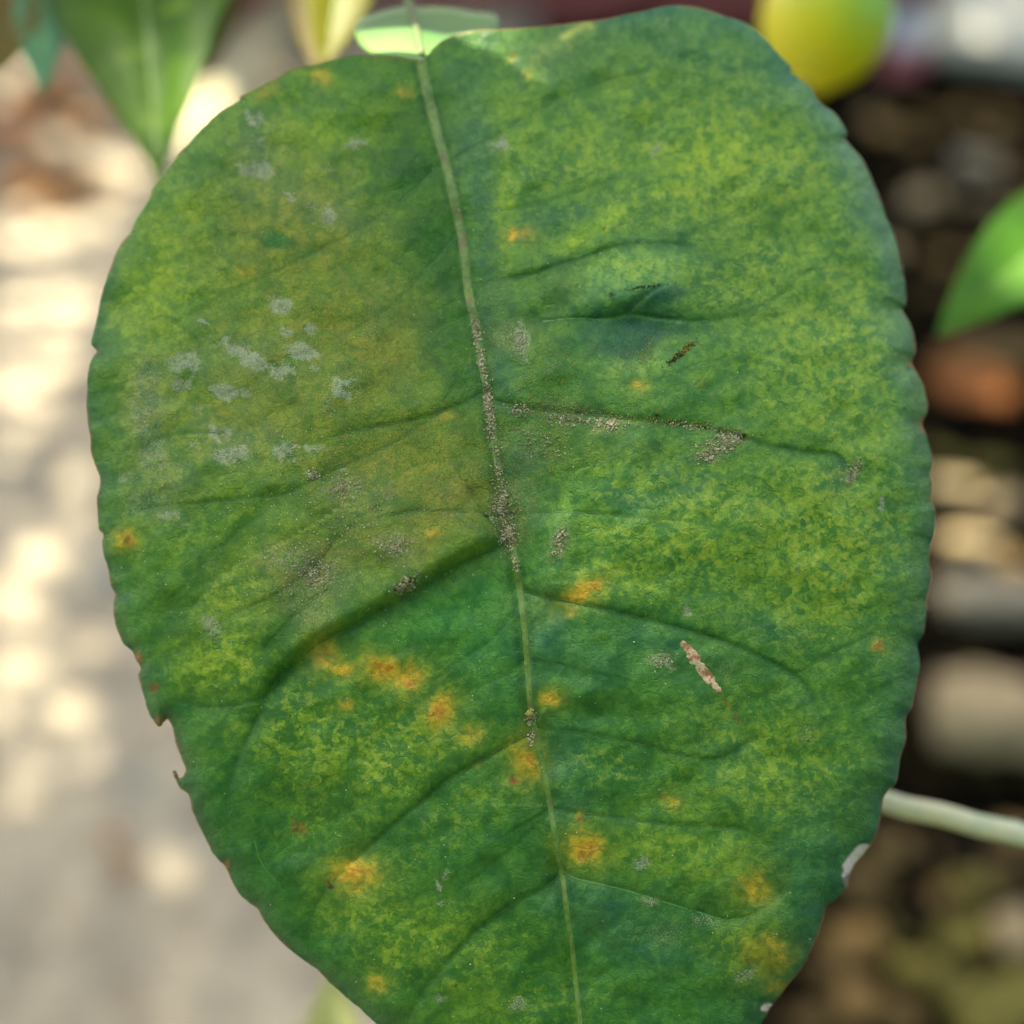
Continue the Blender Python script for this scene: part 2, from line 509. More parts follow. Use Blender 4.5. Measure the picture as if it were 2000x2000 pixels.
def hanging_leaf(base, tip, normal, width, mat, label, group=None, name='citrus_leaf', rib='green', petiole=True, **kw):
    M, ln = orient(np.asarray(base, float), np.asarray(tip, float), normal)
    root = empty(name)
    root.matrix_world = M
    V, F = leaf_local(ln, width, **kw)
    mid = V[:, V.shape[1] // 2]
    bl = mesh('blade', V, F, ML[mat], root)
    so_ = bl.modifiers.new('thick', 'SOLIDIFY'); so_.thickness = .0004; so_.offset = 0
    # midrib: tapered ridge
    n = len(mid); RV = []; RF = []
    for i, p in enumerate(mid):
        r = (.0011 * (1 - .75 * i / (n - 1))) * max(.6, width / .05)
        for k in range(6):
            a = 2 * math.pi * k / 6
            RV.append((p[0] + r * math.cos(a), p[1], p[2] + r * math.sin(a) * .8))
    for i in range(n - 1):
        for k in range(6):
            RF.append((i * 6 + k, i * 6 + (k + 1) % 6, (i + 1) * 6 + (k + 1) % 6, (i + 1) * 6 + k))
    mesh('midrib', RV, RF, mrib[rib], root)
    if petiole:
        PV = []; PF = []
        for i in range(7):
            t = i / 6
            r = .0013 * max(.6, width / .05)
            for k in range(6):
                a = 2 * math.pi * k / 6
                PV.append((r * math.cos(a), -.016 * t, r * math.sin(a) + .005 * t * t))
        for i in range(6):
            for k in range(6):
                PF.append((i * 6 + k, (i + 1) * 6 + k, (i + 1) * 6 + (k + 1) % 6, i * 6 + (k + 1) % 6))
        mesh('petiole', PV, PF, mrib[rib], root)
    tag(root, label, 'leaf', group)
    return root
N_UP = np.array([0., -.55, .83])
# big dark leaf, upper left
hanging_leaf(P(250, -420, .250), P(306, 342, .212), -FWD * .95 + RGT * .02 + UPV * .25, .040, 'green',
             'large dark green glossy leaf pointing down beside the spotted leaf', fold=.3, curl=.02, wave=.03, seed=4, tipw=1.15)
hanging_leaf(P(75, -60, .235), P(84, 172, .222), -FWD * .6 + UPV * .8 - RGT * .1, .0095, 'teal',
             'narrow blue green leaf hanging between the olive leaf and the dark leaf', fold=.2, curl=.03, seed=6)
hanging_leaf(P(-60, -130, .24), P(0, 118, .222), -FWD + UPV * .1 + RGT * .3, .026, 'olive',
             'olive brown withered leaf hanging left of the narrow blue green leaf', fold=.2, curl=.05, seed=8)
hanging_leaf(P(425, -190, .27), P(412, 142, .262), -FWD + RGT * .6, .0125, 'olive',
             'narrow olive leaf hanging just right of the large dark leaf', fold=.3, curl=.03, seed=9)
hanging_leaf(P(660, -190, .235), P(620, 140, .222), -FWD * .9 - RGT * .3, .0165, 'olive',
             'olive leaf hanging behind the left lobe of the spotted leaf', fold=.3, curl=.02, seed=10)
hanging_leaf(P(690, -140, .232), P(632, 124, .215), -FWD + RGT * .2, .0125, 'yellow',
             'small yellow leaf glowing in the sun beside the winged stalk', fold=.3, curl=.02, seed=11)
hanging_leaf(P(2190, 350, .262), P(1840, 636, .236), -FWD + RGT * -.25 + UPV * .35, .0215, 'fresh',
             'bright green pointed leaf hanging over the dark soil bed', fold=.25, curl=.04, seed=12, tipw=.9)
hanging_leaf(P(640, 2190, .24), P(655, 1885, .25), -FWD + UPV * .3, .0125, 'pale',
             'pale yellow green young leaf under the lower edge of the spotted leaf', fold=.25, curl=.02, seed=14)

# unseen leaves added above the frame to keep sun off the spotted leaf
c0 = P(905, 30, .178) + S * .085
hanging_leaf(c0 - RGT * .02, c0 + RGT * .02, S + np.array([0, 0, .15]), .0092, 'green', 'small green leaf added out of view above to shade the winged stalk', None, fold=.1, curl=.02, seed=5, tipw=.5)
c0 = P(760, 420, .157) + S * .09
hanging_leaf(c0 - RGT * .04, c0 + RGT * .04, S + np.array([0, 0, .15]), .030, 'green', 'long green leaf added out of view above to shade the spotted leaf', None, fold=.1, curl=.02, seed=3)

# ---- dead leaves on the ground
def ground_leaf(px, py, length, width, mat, ang, label, group, lift=.012, curl=.1, seed=0):
    on = G(px, py, 0)
    z0 = 0.0 if on[0] < edge_x(on[1]) else soil_z(on[0], on[1])
    g = G(px, py, z0 + lift)
    d = np.array([math.cos(ang), math.sin(ang), 0.05])
    nrm = np.array([random.uniform(-.25, .25), random.uniform(-.45, .05), 1.0])
    return hanging_leaf(g - d * length / 2, g + d * length / 2, nrm, width, mat, label, group, 'dead_leaf', 'dead', True, fold=.3, curl=curl, wave=.16, seed=seed)
ground_leaf(1905, 745, .095, .060, 'dead', R(-25), 'curled orange brown dead leaf lying on the dark soil bed', None, .02, .12, 3)
ground_leaf(1800, 20, .10, .05, 'dead', R(15), 'brown dead leaf lying between the wrapper and the brick wall', None, .012, .1, 5)
for i, (px, py, an, mt) in enumerate([(60, 240, .4, 'dead'), (30, 300, 2.1, 'deadtan'), (110, 330, 1.2, 'deadtan'), (55, 190, -.6, 'deadtan'), (130, 200, .9, 'deadtan'),
        (20, 370, .1, 'deadtan'), (95, 390, 2.6, 'deadtan'), (-40, 260, 1.6, 'dead'), (170, 365, .3, 'deadtan'), (95, 150, 2.9, 'dead'), (60, 345, 1.0, 'dead'), (190, 240, .5, 'deadtan')]):
    ground_leaf(px, py, .085, .045, mt, an, ('dry tan' if mt == 'deadtan' else 'dark brown') + ' fallen leaf on the far part of the concrete path', ('tan' if mt == 'deadtan' else 'brown') + ' leaves littering the path', .008, .08, 20 + i)
for i, (px, py, an) in enumerate([(480, 30, .4), (520, 90, 1.9)]):
    ground_leaf(px, py, .11, .06, 'dead', an, 'reddish brown dry leaf beside the pale board', 'dry leaves beside the board', .008, .08, 40 + i)
for i, (px, py, an) in enumerate([(255, 1690, .7), (215, 1640, 2.2)]):
    ground_leaf(px, py, .022, .010, 'deadtan', an, 'tiny dry brown leaf bit on bare concrete', 'leaf bits on the concrete', .003, .05, 50 + i)

# ---- fruit
mf = NT('lime_skin')
of = mf.obj()
sp = mf.n('ShaderNodeSeparateXYZ'); mf.t.links.new(of, sp.inputs[0])
fz = mf.math('ADD', mf.math('MULTIPLY', sp.outputs[2], 34.0), mf.math('MULTIPLY', sp.outputs[0], 26.0))
fz = mf.math('ADD', fz, mf.math('MULTIPLY', mf.noise(of, 70, 3), .5))
cf = mf.mix(mf.step(fz, -.1, .85), L4((204, 200, 26)), L4((120, 176, 38)))
mlime = mf.finish(cf, .42, .45, mf.bump(mf.voro(of, 900), .25, .0004))
V = []; F = []
nu, nv = 48, 32
rF = .0150
for j in range(nv + 1):
    th = math.pi * j / nv
    for i in range(nu):
        a = 2 * math.pi * i / nu
        rr = rF * (1 + .012 * mnoise.noise((3 * math.cos(a) * math.sin(th), 3 * math.sin(a) * math.sin(th), 3 * math.cos(th))))
        nip = .0016 * math.exp(-(math.pi - th) ** 2 * 14)
        V.append((rr * math.sin(th) * math.cos(a), rr * math.sin(th) * math.sin(a), rr * math.cos(th) * 1.04 - nip))
for j in range(nv):
    for i in range(nu):
        F.append((j * nu + i, (j + 1) * nu + i, (j + 1) * nu + (i + 1) % nu, j * nu + (i + 1) % nu))
fr = empty('lime_fruit', P(1613, 38, .288))
sk = mesh('skin', V, F, mlime, fr)
mstem = two_tone('stem_green', (88, 110, 46), (110, 124, 60), 200, .7, .3)
SV = []; SF = []
for i in range(9):
    t = i / 8
    r = .0032 * math.exp(-t * 5) + .0012
    for k in range(8):
        a = 2 * math.pi * k / 8
        SV.append((r * math.cos(a) + .006 * t * t, r * math.sin(a), rF * 1.02 + .03 * t))
for i in range(8):
    for k in range(8):
        SF.append((i * 8 + k, i * 8 + (k + 1) % 8, (i + 1) * 8 + (k + 1) % 8, (i + 1) * 8 + k))
mesh('stalk', SV, SF, mstem, fr)
fr.rotation_euler = (R(-14), R(4), 0)
tag(fr, 'round yellow green lime hanging behind the right lobe of the spotted leaf', 'fruit')

# ---- twigs
def tube(name, pts, radii, mat, parent=None, seg=10, knots=()):
    pts = [Vector(p) for p in pts]
    V = []; F = []
    n = len(pts)
    up = Vector((.3, .2, 1)).normalized()
    for i, p in enumerate(pts):
        d = (pts[min(i + 1, n - 1)] - pts[max(i - 1, 0)]).normalized()
        x = d.cross(up).normalized(); y = d.cross(x).normalized()
        for k in range(seg):
            a = 2 * math.pi * k / seg
            r = radii[i] * (1 + .06 * mnoise.noise((a, i * .7, 3)))
            V.append(p + x * r * math.cos(a) + y * r * math.sin(a))
    for i in range(n - 1):
        for k in range(seg):
            F.append((i * seg + k, i * seg + (k + 1) % seg, (i + 1) * seg + (k + 1) % seg, (i + 1) * seg + k))
    F.append(tuple(range(seg))[::-1]); F.append(tuple(range((n - 1) * seg, n * seg)))
    return mesh(name, [tuple(v) for v in V], F, mat, parent)
mtw = two_tone('twig_pale', (176, 182, 152), (190, 188, 150), 60, .8, .2, .3, .0006, c3=(160, 172, 140))
tw = empty('twig', P(1640, 1545, .192))
pts = [P(1560 + 70 * i, 1523 + 17.5 * i + (2 if i % 2 else -2), .194 - .0008 * i) for i in range(14)]
child(tube('stem', pts, [.00152 + .00004 * i for i in range(14)], mtw, None, 14), tw)
nd = pts[6]
child(tube('node', [nd + (pts[5] - nd) * .12, nd, nd + (pts[7] - nd) * .12], [.0017, .00195, .0017], mtw, None, 14), tw)
tag(tw, 'pale grey green twig passing behind the right edge of the spotted leaf', 'twig')

# branch above the frame that carries the hanging leaves
mbr = two_tone('branch_bark', (96, 92, 62), (76, 84, 48), 40, .85, .2, .4, .001)
br = empty('citrus_branch', P(300, -250, .25))
pts = [P(-500 + 190 * i, -215 - 14 * math.sin(i * 1.3) - 4 * i, .262 - .004 * math.sin(i)) for i in range(16)]
child(tube('stem', pts, [.0036 - .00012 * i for i in range(16)], mbr), br)
tag(br, 'thin green brown branch that carries the hanging leaves', 'branch')

# ==================================================================
# THE SPOTTED LEAF
# ==================================================================
OUT_L = [(817,120),(790,116),(762,112),(719,109),(690,109),(650,116),(617,125),(574,134),(538,154),(500,172),(472,187),(462,193),(466,197),(430,217),(405,240),(378,267),(353,295),(331,323),(314,345),(298,367),
 (292,386),(264,430),(254,450),(233,481),(217,518),(207,545),(199,575),(189,621),(179,660),(178,673),(188,686),(180,698),(173,717),(170,764),(171,821),(176,857),(178,890),(193,926),(196,946),(189,968),(189,986),(190,1012),(193,1033),
 (201,1043),(200,1062),(203,1082),(212,1111),(216,1142),(224,1160),(221,1193),(228,1225),(241,1256),(259,1272),(268,1290),(275,1306),(270,1320),(276,1346),(282,1364),(292,1393),(304,1412),(312,1420),(322,1408),(330,1405),(339,1422),
 (343,1450),(352,1471),(362,1497),(360,1512),(352,1520),(345,1512),(340,1500),(337,1506),(341,1520),(352,1540),(369,1552),(375,1580),(383,1600),(399,1631),(414,1662),(427,1679),(440,1693),(455,1724),(476,1755),(502,1774),(518,1802),(543,1833),
 (575,1862),(616,1890),(647,1921),(688,1957),(730,1994),(800,2050),(890,2125),(1000,2215),(1090,2310),(1150,2400),(1185,2440)]
OUT_R = [(1220,2385),(1290,2275),(1370,2155),(1440,2062),(1489,1996),(1505,1968),(1523,1947),(1543,1921),(1556,1906),(1569,1888),(1590,1843),(1608,1797),(1614,1774),(1637,1755),(1655,1730),(1660,1708),(1673,1683),(1686,1668),(1697,1655),(1704,1642),
 (1714,1621),(1722,1590),(1725,1562),(1738,1542),(1751,1526),(1758,1486),(1769,1446),(1769,1425),(1771,1400),(1783,1380),(1786,1357),(1793,1325),(1796,1290),(1791,1258),(1805,1235),(1809,1209),(1812,1165),(1819,1126),(1816,1095),(1817,1069),
 (1825,1045),(1827,1002),(1821,975),(1822,945),(1818,925),(1823,904),(1817,878),(1808,847),(1801,828),(1809,808),(1811,785),(1805,754),(1792,730),(1783,712),(1784,700),(1790,686),(1786,655),(1776,630),(1763,604),(1770,594),(1768,549),
 (1758,497),(1745,455),(1729,421),(1723,398),(1704,352),(1683,310),(1660,280),(1652,270),(1654,256),(1631,222),(1606,204),(1594,190),(1585,171),(1560,152),(1546,142),(1543,128),(1523,109),(1497,78),(1460,47),(1414,31),(1362,14),(1310,11),(1248,23),(1186,36),
 (1120,45),(1052,52),(980,56),(943,58),(900,65),(867,78),(846,94),(831,112)]
outline = catmull(OUT_L + OUT_R, 10, True)
# fine irregular margin
seg = np.linalg.norm(np.diff(np.vstack([outline, outline[:1]]), axis=0), axis=1)
arc = np.concatenate([[0], np.cumsum(seg)])[:-1]
ctr = np.array([1000, 1050])
nr = outline - ctr; nr /= np.linalg.norm(nr, axis=1)[:, None]
jit = (vnoise(arc[None], np.zeros((1, len(arc))), 26, 5, 3)[0] - .5) * 5.0
soft = sstep(outline[:, 1], 120, 320)
outline = outline + nr * (jit * (.35 + .65 * soft))[:, None]
MID = catmull([(822,118),(832,165),(850,245),(872,325),(890,405),(903,470),(916,575),(930,640),(940,700),(952,770),(962,840),(973,911),(984,985),(996,1045),(1010,1120),(1021,1195),(1030,1290),(1037,1385),(1052,1460),(1071,1553),(1084,1630),(1098,1710),(1108,1785),(1119,1863),(1133,1998),(1146,2120),(1164,2280),(1183,2425)], 6)

VEINS = {  # points, width px, side bulge (mm, + = upper side swells), darkness
 'L1': ([(950,766),(940,770),(915,784),(870,803),(800,822),(700,842),(600,868)], 4.5, .15),
 'L2': ([(992,1056),(978,1066),(935,1086),(890,1108),(787,1170),(714,1211),(660,1239),(621,1258),(580,1294),(545,1325),(528,1346),(512,1385),(497,1418),(466,1480),(450,1535),(443,1590),(446,1640)], 5.5, 3.6),
 'L3': ([(1043,1432),(1000,1452),(940,1486),(880,1520),(830,1562),(776,1605),(714,1662),(650,1722),(600,1790)], 5, .75),
 'L4': ([(1098,1708),(1060,1735),(1000,1768),(931,1817),(890,1862),(854,1900),(815,1955),(790,2010)], 5, .6),
 'L5': ([(870,800),(760,870),(640,925),(560,965),(492,972),(400,982),(310,988),(262,1000)], 3.5, .2),
 'L6': ([(985,1010),(900,1000),(800,1000),(683,1033),(620,1100),(569,1142),(500,1180),(440,1209),(352,1271),(315,1300)], 3.5, .35),
 'L7': ([(640,1150),(580,1199),(545,1235),(517,1266),(500,1320)], 3.5, .3),
 'L8': ([(520,1000),(440,1060),(383,1116),(345,1160),(321,1190)], 3.2, .2),
 'L9': ([(420,845),(370,846),(331,852),(295,864),(262,885)], 3.2, .2),
 'L10': ([(540,1330),(518,1360),(470,1376),(430,1381),(385,1380),(345,1368)], 3.2, -.25),
 'L11': ([(1016,1180),(960,1250),(900,1290),(850,1330)], 3.2, .25),
 'L12': ([(1030,1290),(985,1320),(930,1345),(880,1372)], 3.2, .25),
 'L13': ([(900,450),(840,520),(760,600),(660,660),(560,700),(430,740)], 3, .1),
 'L14': ([(868,310),(800,380),(700,450),(560,520),(430,580),(330,640)], 3, .1),
 'L15': ([(1076,1590),(1020,1640),(960,1690),(900,1740),(850,1800)], 3, .3),
 'L16': ([(497,1641),(508,1680),(528,1709),(560,1740)], 3, -.2),
 'L17': ([(685,1480),(680,1540),(660,1600),(630,1650)], 3, -.2),
 'R1': ([(955,772),(968,785),(1000,792),(1052,800),(1155,810),(1259,821),(1362,834),(1450,854),(1518,875),(1585,885),(1631,890),(1657,914),(1662,950)], 5.5, .35),
 'R2': ([(1013,1145),(1026,1155),(1083,1170),(1171,1188),(1259,1209),(1336,1230),(1414,1253),(1487,1284),(1549,1318),(1580,1352),(1606,1398),(1637,1445)], 5, .35),
 'R3': ([(1038,1412),(1062,1422),(1155,1435),(1233,1450),(1311,1471),(1388,1483),(1430,1471),(1470,1440)], 4.5, .7),
 'R4': ([(1075,1572),(1088,1582),(1207,1598),(1311,1611),(1388,1613),(1455,1621),(1502,1652)], 4.5, .35),
 'R5': ([(1096,1700),(1129,1717),(1207,1735),(1285,1758),(1362,1781),(1424,1797),(1476,1784),(1528,1745),(1543,1693),(1564,1662)], 5.5, -.6),
 'R6': ([(893,422),(916,419),(960,412),(1035,404),(1110,380),(1200,350),(1300,330)], 4, .2),
 'R7': ([(918,560),(1020,540),(1090,520),(1145,502),(1207,481),(1290,476),(1336,481),(1420,500)], 4, .4),
 'R8': ([(1060,628),(1120,622),(1186,624),(1233,616),(1290,624),(1357,628),(1430,620)], 4, .7),
 'R9': ([(1225,618),(1250,592),(1280,569),(1310,554)], 3.2, .3),
 'R10': ([(990,1005),(1080,1000),(1160,1003),(1260,1012),(1350,1020),(1480,1050)], 3, .2),
 'R11': ([(872,320),(960,270),(1060,210),(1180,160),(1300,130)], 3.2, .2),
 'R12': ([(1112,1800),(1180,1840),(1250,1880),(1330,1930),(1400,1960)], 3.5, .35),
 'R13': ([(1030,1290),(1100,1300),(1180,1320),(1260,1338)], 3, .9),
 'R14': ([(1549,1318),(1620,1280),(1680,1250),(1720,1225)], 3, .2),
 'R15': ([(1430,620),(1500,590),(1560,540),(1540,460),(1490,390)], 3, .25),
}
for k in VEINS:
    p, wd, bl = VEINS[k]
    VEINS[k] = (catmull(p, 6), wd, bl)

GS = 3.0
gx = np.arange(150, 1845, GS); gy = np.arange(-4, 2452, GS)
X, Y = np.meshgrid(gx, gy)
def inside_mask(poly):
    m = np.zeros(X.shape, bool)
    x1, y1 = poly[:, 0], poly[:, 1]
    x2, y2 = np.roll(x1, -1), np.roll(y1, -1)
    for j, y in enumerate(gy):
        c = ((y1 <= y) & (y2 > y)) | ((y2 <= y) & (y1 > y))
        xc = np.sort(x1[c] + (y - y1[c]) / (y2[c] - y1[c]) * (x2[c] - x1[c]))
        for a, b in zip(xc[0::2], xc[1::2]):
            m[j, (gx >= a) & (gx <= b)] = True
    return m
IN = inside_mask(outline)

def polydist(poly, reach):
    """distance, signed side (+ = above, i.e. smaller py) and fraction along, within reach px of a polyline"""
    D = np.full(X.shape, 1e4); SG = np.zeros(X.shape); T = np.zeros(X.shape)
    n = len(poly) - 1
    for i in range(n):
        (ax, ay), (bx, by) = poly[i], poly[i + 1]
        j0 = max(0, int((min(ay, by) - reach - gy[0]) / GS)); j1 = min(len(gy), int((max(ay, by) + reach - gy[0]) / GS) + 2)
        i0 = max(0, int((min(ax, bx) - reach - gx[0]) / GS)); i1 = min(len(gx), int((max(ax, bx) + reach - gx[0]) / GS) + 2)
        if j1 <= j0 or i1 <= i0: continue
        x = X[j0:j1, i0:i1]; y = Y[j0:j1, i0:i1]
        dx, dy = bx - ax, by - ay; l2 = dx * dx + dy * dy + 1e-9
        t = np.clip(((x - ax) * dx + (y - ay) * dy) / l2, 0, 1)
        ex = x - (ax + t * dx); ey = y - (ay + t * dy)
        d = np.hypot(ex, ey)
        s = np.sign(dx * (y - ay) - dy * (x - ax)) * (-1 if dx > 0 else 1)
        sub = D[j0:j1, i0:i1]; b = d < sub
        sub[b] = d[b]; SG[j0:j1, i0:i1][b] = s[b]; T[j0:j1, i0:i1][b] = (i + t[b]) / n
    return D, SG, T
ED, _, _ = polydist(np.vstack([outline, outline[:1]]), 130)
ED = np.minimum(ED, 130)
MD, _, _ = polydist(MID, 260)
midx = np.interp(Y, MID[:, 1], MID[:, 0])

# ---- depth of the blade (mm behind the reference distance)
Zd = np.zeros(X.shape)
q = (X - midx) / 820
Zd += 6.0 * q ** 2
tt = np.clip((1050 - Y) / 1050, 0, None); Zd += 15.0 * tt ** 1.5
bb = np.clip((Y - 1050) / 950, 0, None); Zd += 3.0 * bb ** 2
Zd += 1.0 * np.exp(-(MD / 70))
right = sstep(X - midx, 100, 400)
Zd += (4.8 * right + 1.6 * (1 - right) * sstep(Y, 700, 1400)) * np.exp(-ED / 30) * sstep(Y, 60, 420)
Zd += .5 * np.exp(-ED / 12)
STRONG = {'L2': 1, 'L3': .9, 'L4': .9, 'R1': 1, 'R2': 1, 'R3': .55, 'R4': .5, 'R5': .8, 'L1': .6, 'R8': .8, 'R7': .5, 'L10': .6, 'L6': .35, 'L5': .4}
VS = np.zeros(X.shape)
VD = np.full(X.shape, 1e4)          # nearest vein
VW = np.zeros(X.shape)
for k, (p, wd, bl) in VEINS.items():
    D, SG, T = polydist(p, 150)
    fade = sstep(1 - T, 0, .25)
    Zd += (.36 * np.exp(-(D / 26) ** 2) + .26 * np.exp(-(D / (wd * 1.3)) ** 2)) * (.3 + .7 * fade) * (.3 + .7 * STRONG.get(k, .1))
    sd = D * SG
    rs = 6.5 if abs(bl) > 1 else 11
    on = sstep(T, 0, .08) * sstep(1 - T, 0, .35)
    if k == 'L2': on = sstep(T, .0, .12) * sstep(1 - T, .1, .6)
    off = 13 if abs(bl) > 1 else 6
    Zd -= np.where(D < 9e3, abs(bl) * on * (1 / (1 + np.exp(-np.clip((sd * np.sign(bl) - off) / rs, -30, 30)))) * np.exp(-np.maximum(sd * np.sign(bl), 0) / (120 if abs(bl) > 1 else 75)) * np.exp(-np.maximum(-sd * np.sign(bl), 0) / 40), 0)
    dd = D / (.45 + .55 * fade)
    VS = np.where(dd < VD, STRONG.get(k, .22) * (.3 + .7 * fade), VS)
    VD = np.minimum(VD, dd)
Zd += (vnoise(X, Y, 230, 11, 2) - .5) * 2.2 + (vnoise(X, Y, 85, 12, 2) - .5) * 1.5 + (vnoise(X, Y, 30, 13, 2, 2.2, R(-25)) - .5) * .36 + (vnoise(X, Y, 11, 14, 2) - .5) * .08
# puckered hollow around the star-shaped vein
Zd += .9 * np.exp(-(((X - 1235) / 85) ** 2 + ((Y - 655) / 45) ** 2)) - .7 * np.exp(-(((X - 1235) / 80) ** 2 + ((Y - 575) / 32) ** 2))
Zd += .8 * np.exp(-(((X - 1180) / 90) ** 2 + ((Y - 1395) / 26) ** 2)) - .6 * np.exp(-(((X - 1190) / 110) ** 2 + ((Y - 1345) / 34) ** 2))
Zm = .150 + Zd * .001

def depth_at(px, py):
    fx = np.clip((np.asarray(px, float) - gx[0]) / GS, 0, len(gx) - 1.001); fy = np.clip((np.asarray(py, float) - gy[0]) / GS, 0, len(gy) - 1.001)
    ix = fx.astype(int); iy = fy.astype(int); u = fx - ix; v = fy - iy
    return (Zm[iy, ix] * (1 - u) + Zm[iy, ix + 1] * u) * (1 - v) + (Zm[iy + 1, ix] * (1 - u) + Zm[iy + 1, ix + 1] * u) * v

# ---- tint maps of the blade, with margin sheen and midrib groove shade painted in
wx = X + (vnoise(X, Y, 60, 21, 3) - .5) * 50; wy = Y + (vnoise(X, Y, 60, 22, 3) - .5) * 50
fx_ = X + (vnoise(X, Y, 15, 23, 3) - .5) * 22; fy_ = Y + (vnoise(X, Y, 15, 24, 3) - .5) * 22
def blob(cx, cy, rx, ry, a=0, warp=True, p=1.0):
    x, y = (wx, wy) if warp == 1 else ((fx_, fy_) if warp == 2 else (X, Y))
    c, s = math.cos(R(a)), math.sin(R(a))
    u = ((x - cx) * c + (y - cy) * s) / rx; v = (-(x - cx) * s + (y - cy) * c) / ry
    return np.exp(-(u * u + v * v) ** p)
def addup(lst, warp=1, p=1.0):
    out = np.zeros(X.shape)
    for b in lst:
        out = np.maximum(out, b[-1] * blob(*b[:-1], warp=warp, p=p))
    return out
C = np.empty(X.shape + (3,)); C[:] = lin((74, 120, 40))
def paint(mask, c):
    global C
    mk = np.clip(mask, 0, 1)[..., None]
    C = C * (1 - mk) + lin(c) * mk
# right half is cooler than the left
paint(.55 * sstep(X - midx, -10, 60) * (1 - .5 * sstep(X, 1300, 1700)), (66, 116, 52))
paint(.75 * sstep(Y, 1050, 1400), (48, 102, 38))
paint(.6 * np.exp(-ED / 60) * sstep(Y, 1300, 1700), (38, 90, 44))
# broad yellow-green
paint(addup([(1420,300,270,190,20,.75),(1620,700,170,330,0,.6),(1560,1050,200,230,0,.6),(1350,1010,190,110,0,.6),(1500,1480,190,140,0,.5),(1350,1650,150,80,0,.6),(1240,1090,140,70,0,.4),
             (1010,250,100,130,60,.5),(1200,300,160,100,10,.6),(1250,160,200,90,0,.5)]), (118,152,46))
paint(addup([(290,560,120,170,0,.85),(330,430,90,80,0,.7),(620,260,130,70,0,.55),(760,245,70,50,0,.7),(300,780,100,150,0,.6),(420,1010,130,100,0,.45),(460,1170,90,60,-20,.6),(440,1290,100,55,-10,.9),
             (800,420,60,35,-20,.5),(560,1420,150,80,0,.35),(720,1500,190,90,0,.4),(850,1830,150,80,0,.4),(930,1960,110,80,0,.3),(700,1800,100,60,0,.3)]), (116,148,26))
# olive-brown film, left half
paint(addup([(580,470,190,150,10,.75),(640,640,230,130,0,.7),(760,690,110,120,0,.75),(560,800,260,120,0,.6),(760,900,210,110,-10,.75),(870,985,110,70,-20,.8),(640,1080,190,80,-25,.6),(620,350,120,70,0,.4),(820,1070,100,40,-28,.7)]), (116,122,36))
paint(addup([(730,660,80,110,0,.5),(880,960,90,60,-10,.6),(700,640,90,60,0,.35),(1040,640,60,40,0,.35),(1100,560,50,60,0,.3),(1200,880,120,40,0,.3)]), (104,110,50))
paint(addup([(290,800,60,130,0,.45),(320,950,90,80,0,.4),(470,710,150,60,10,.3),(450,860,110,60,0,.3),(600,1120,110,70,-20,.35),(500,300,60,90,0,.3),(620,400,90,50,20,.25),(700,960,120,60,0,.25)], 2), (122, 130, 96))
# saturated dark green close to the ribs
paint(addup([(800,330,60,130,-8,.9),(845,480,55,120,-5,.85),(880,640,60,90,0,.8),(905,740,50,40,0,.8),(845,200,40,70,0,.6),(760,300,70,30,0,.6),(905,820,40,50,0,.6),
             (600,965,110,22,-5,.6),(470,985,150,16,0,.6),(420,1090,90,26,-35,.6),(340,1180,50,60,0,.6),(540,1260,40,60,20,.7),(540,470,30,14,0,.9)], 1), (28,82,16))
paint(addup([(880,1190,170,46,-28,.9),(950,1250,60,100,0,.8),(760,1265,120,34,-28,.7)], 1), (64, 128, 58))
paint(addup([(560,1370,50,80,25,.8),(500,1500,40,100,15,.7),(430,1600,40,120,10,.8),(520,1740,80,60,30,.9),(600,1830,120,40,38,.8),(640,1560,120,60,0,.3),
             (980,1400,60,60,0,.5),(860,1560,140,25,-36,.7),(950,1640,120,40,-36,.6),(760,1640,60,30,-40,.5),(1020,1850,60,140,0,.55),(760,1940,60,40,0,.5)], 1), (38,94,28))
# blue-green to the right of the midrib and along the right margin
paint(addup([(930,330,34,170,-8,.8),(955,560,36,140,-6,.7),(985,730,50,60,0,.7),(1010,900,40,100,0,.7),(1060,1240,60,90,0,.9),(1090,1480,60,60,0,.85),(1150,1300,80,40,0,.5),(1110,1560,60,40,0,.6),
             (1240,640,110,36,0,.95),(1190,580,90,26,0,.5),(1320,940,60,30,0,.6),(1240,980,60,25,0,.8),(1300,1260,130,30,14,.7),(1500,1230,90,25,20,.7),(1430,1470,60,20,0,.6),(1180,1760,130,36,10,.95),(1250,1830,120,50,20,.8),
             (1100,130,110,36,0,.4),(1400,130,140,60,20,.45),(1150,420,140,22,-8,.6),(1300,470,80,24,0,.5),(1560,1690,60,60,0,.7),(1600,1600,60,90,20,.5),(1620,920,24,36,0,.7)], 1), (54,104,68))
edge_sheen = np.exp(-ED / 42) * sstep(X - midx, 150, 420)
paint(.85 * edge_sheen, (52, 106, 80))  # sky sheen of the rolled right margin, painted into the tint
paint(.8 * np.exp(-ED / 26) * (1 - right) * sstep(Y, 300, 600), (36, 88, 56))
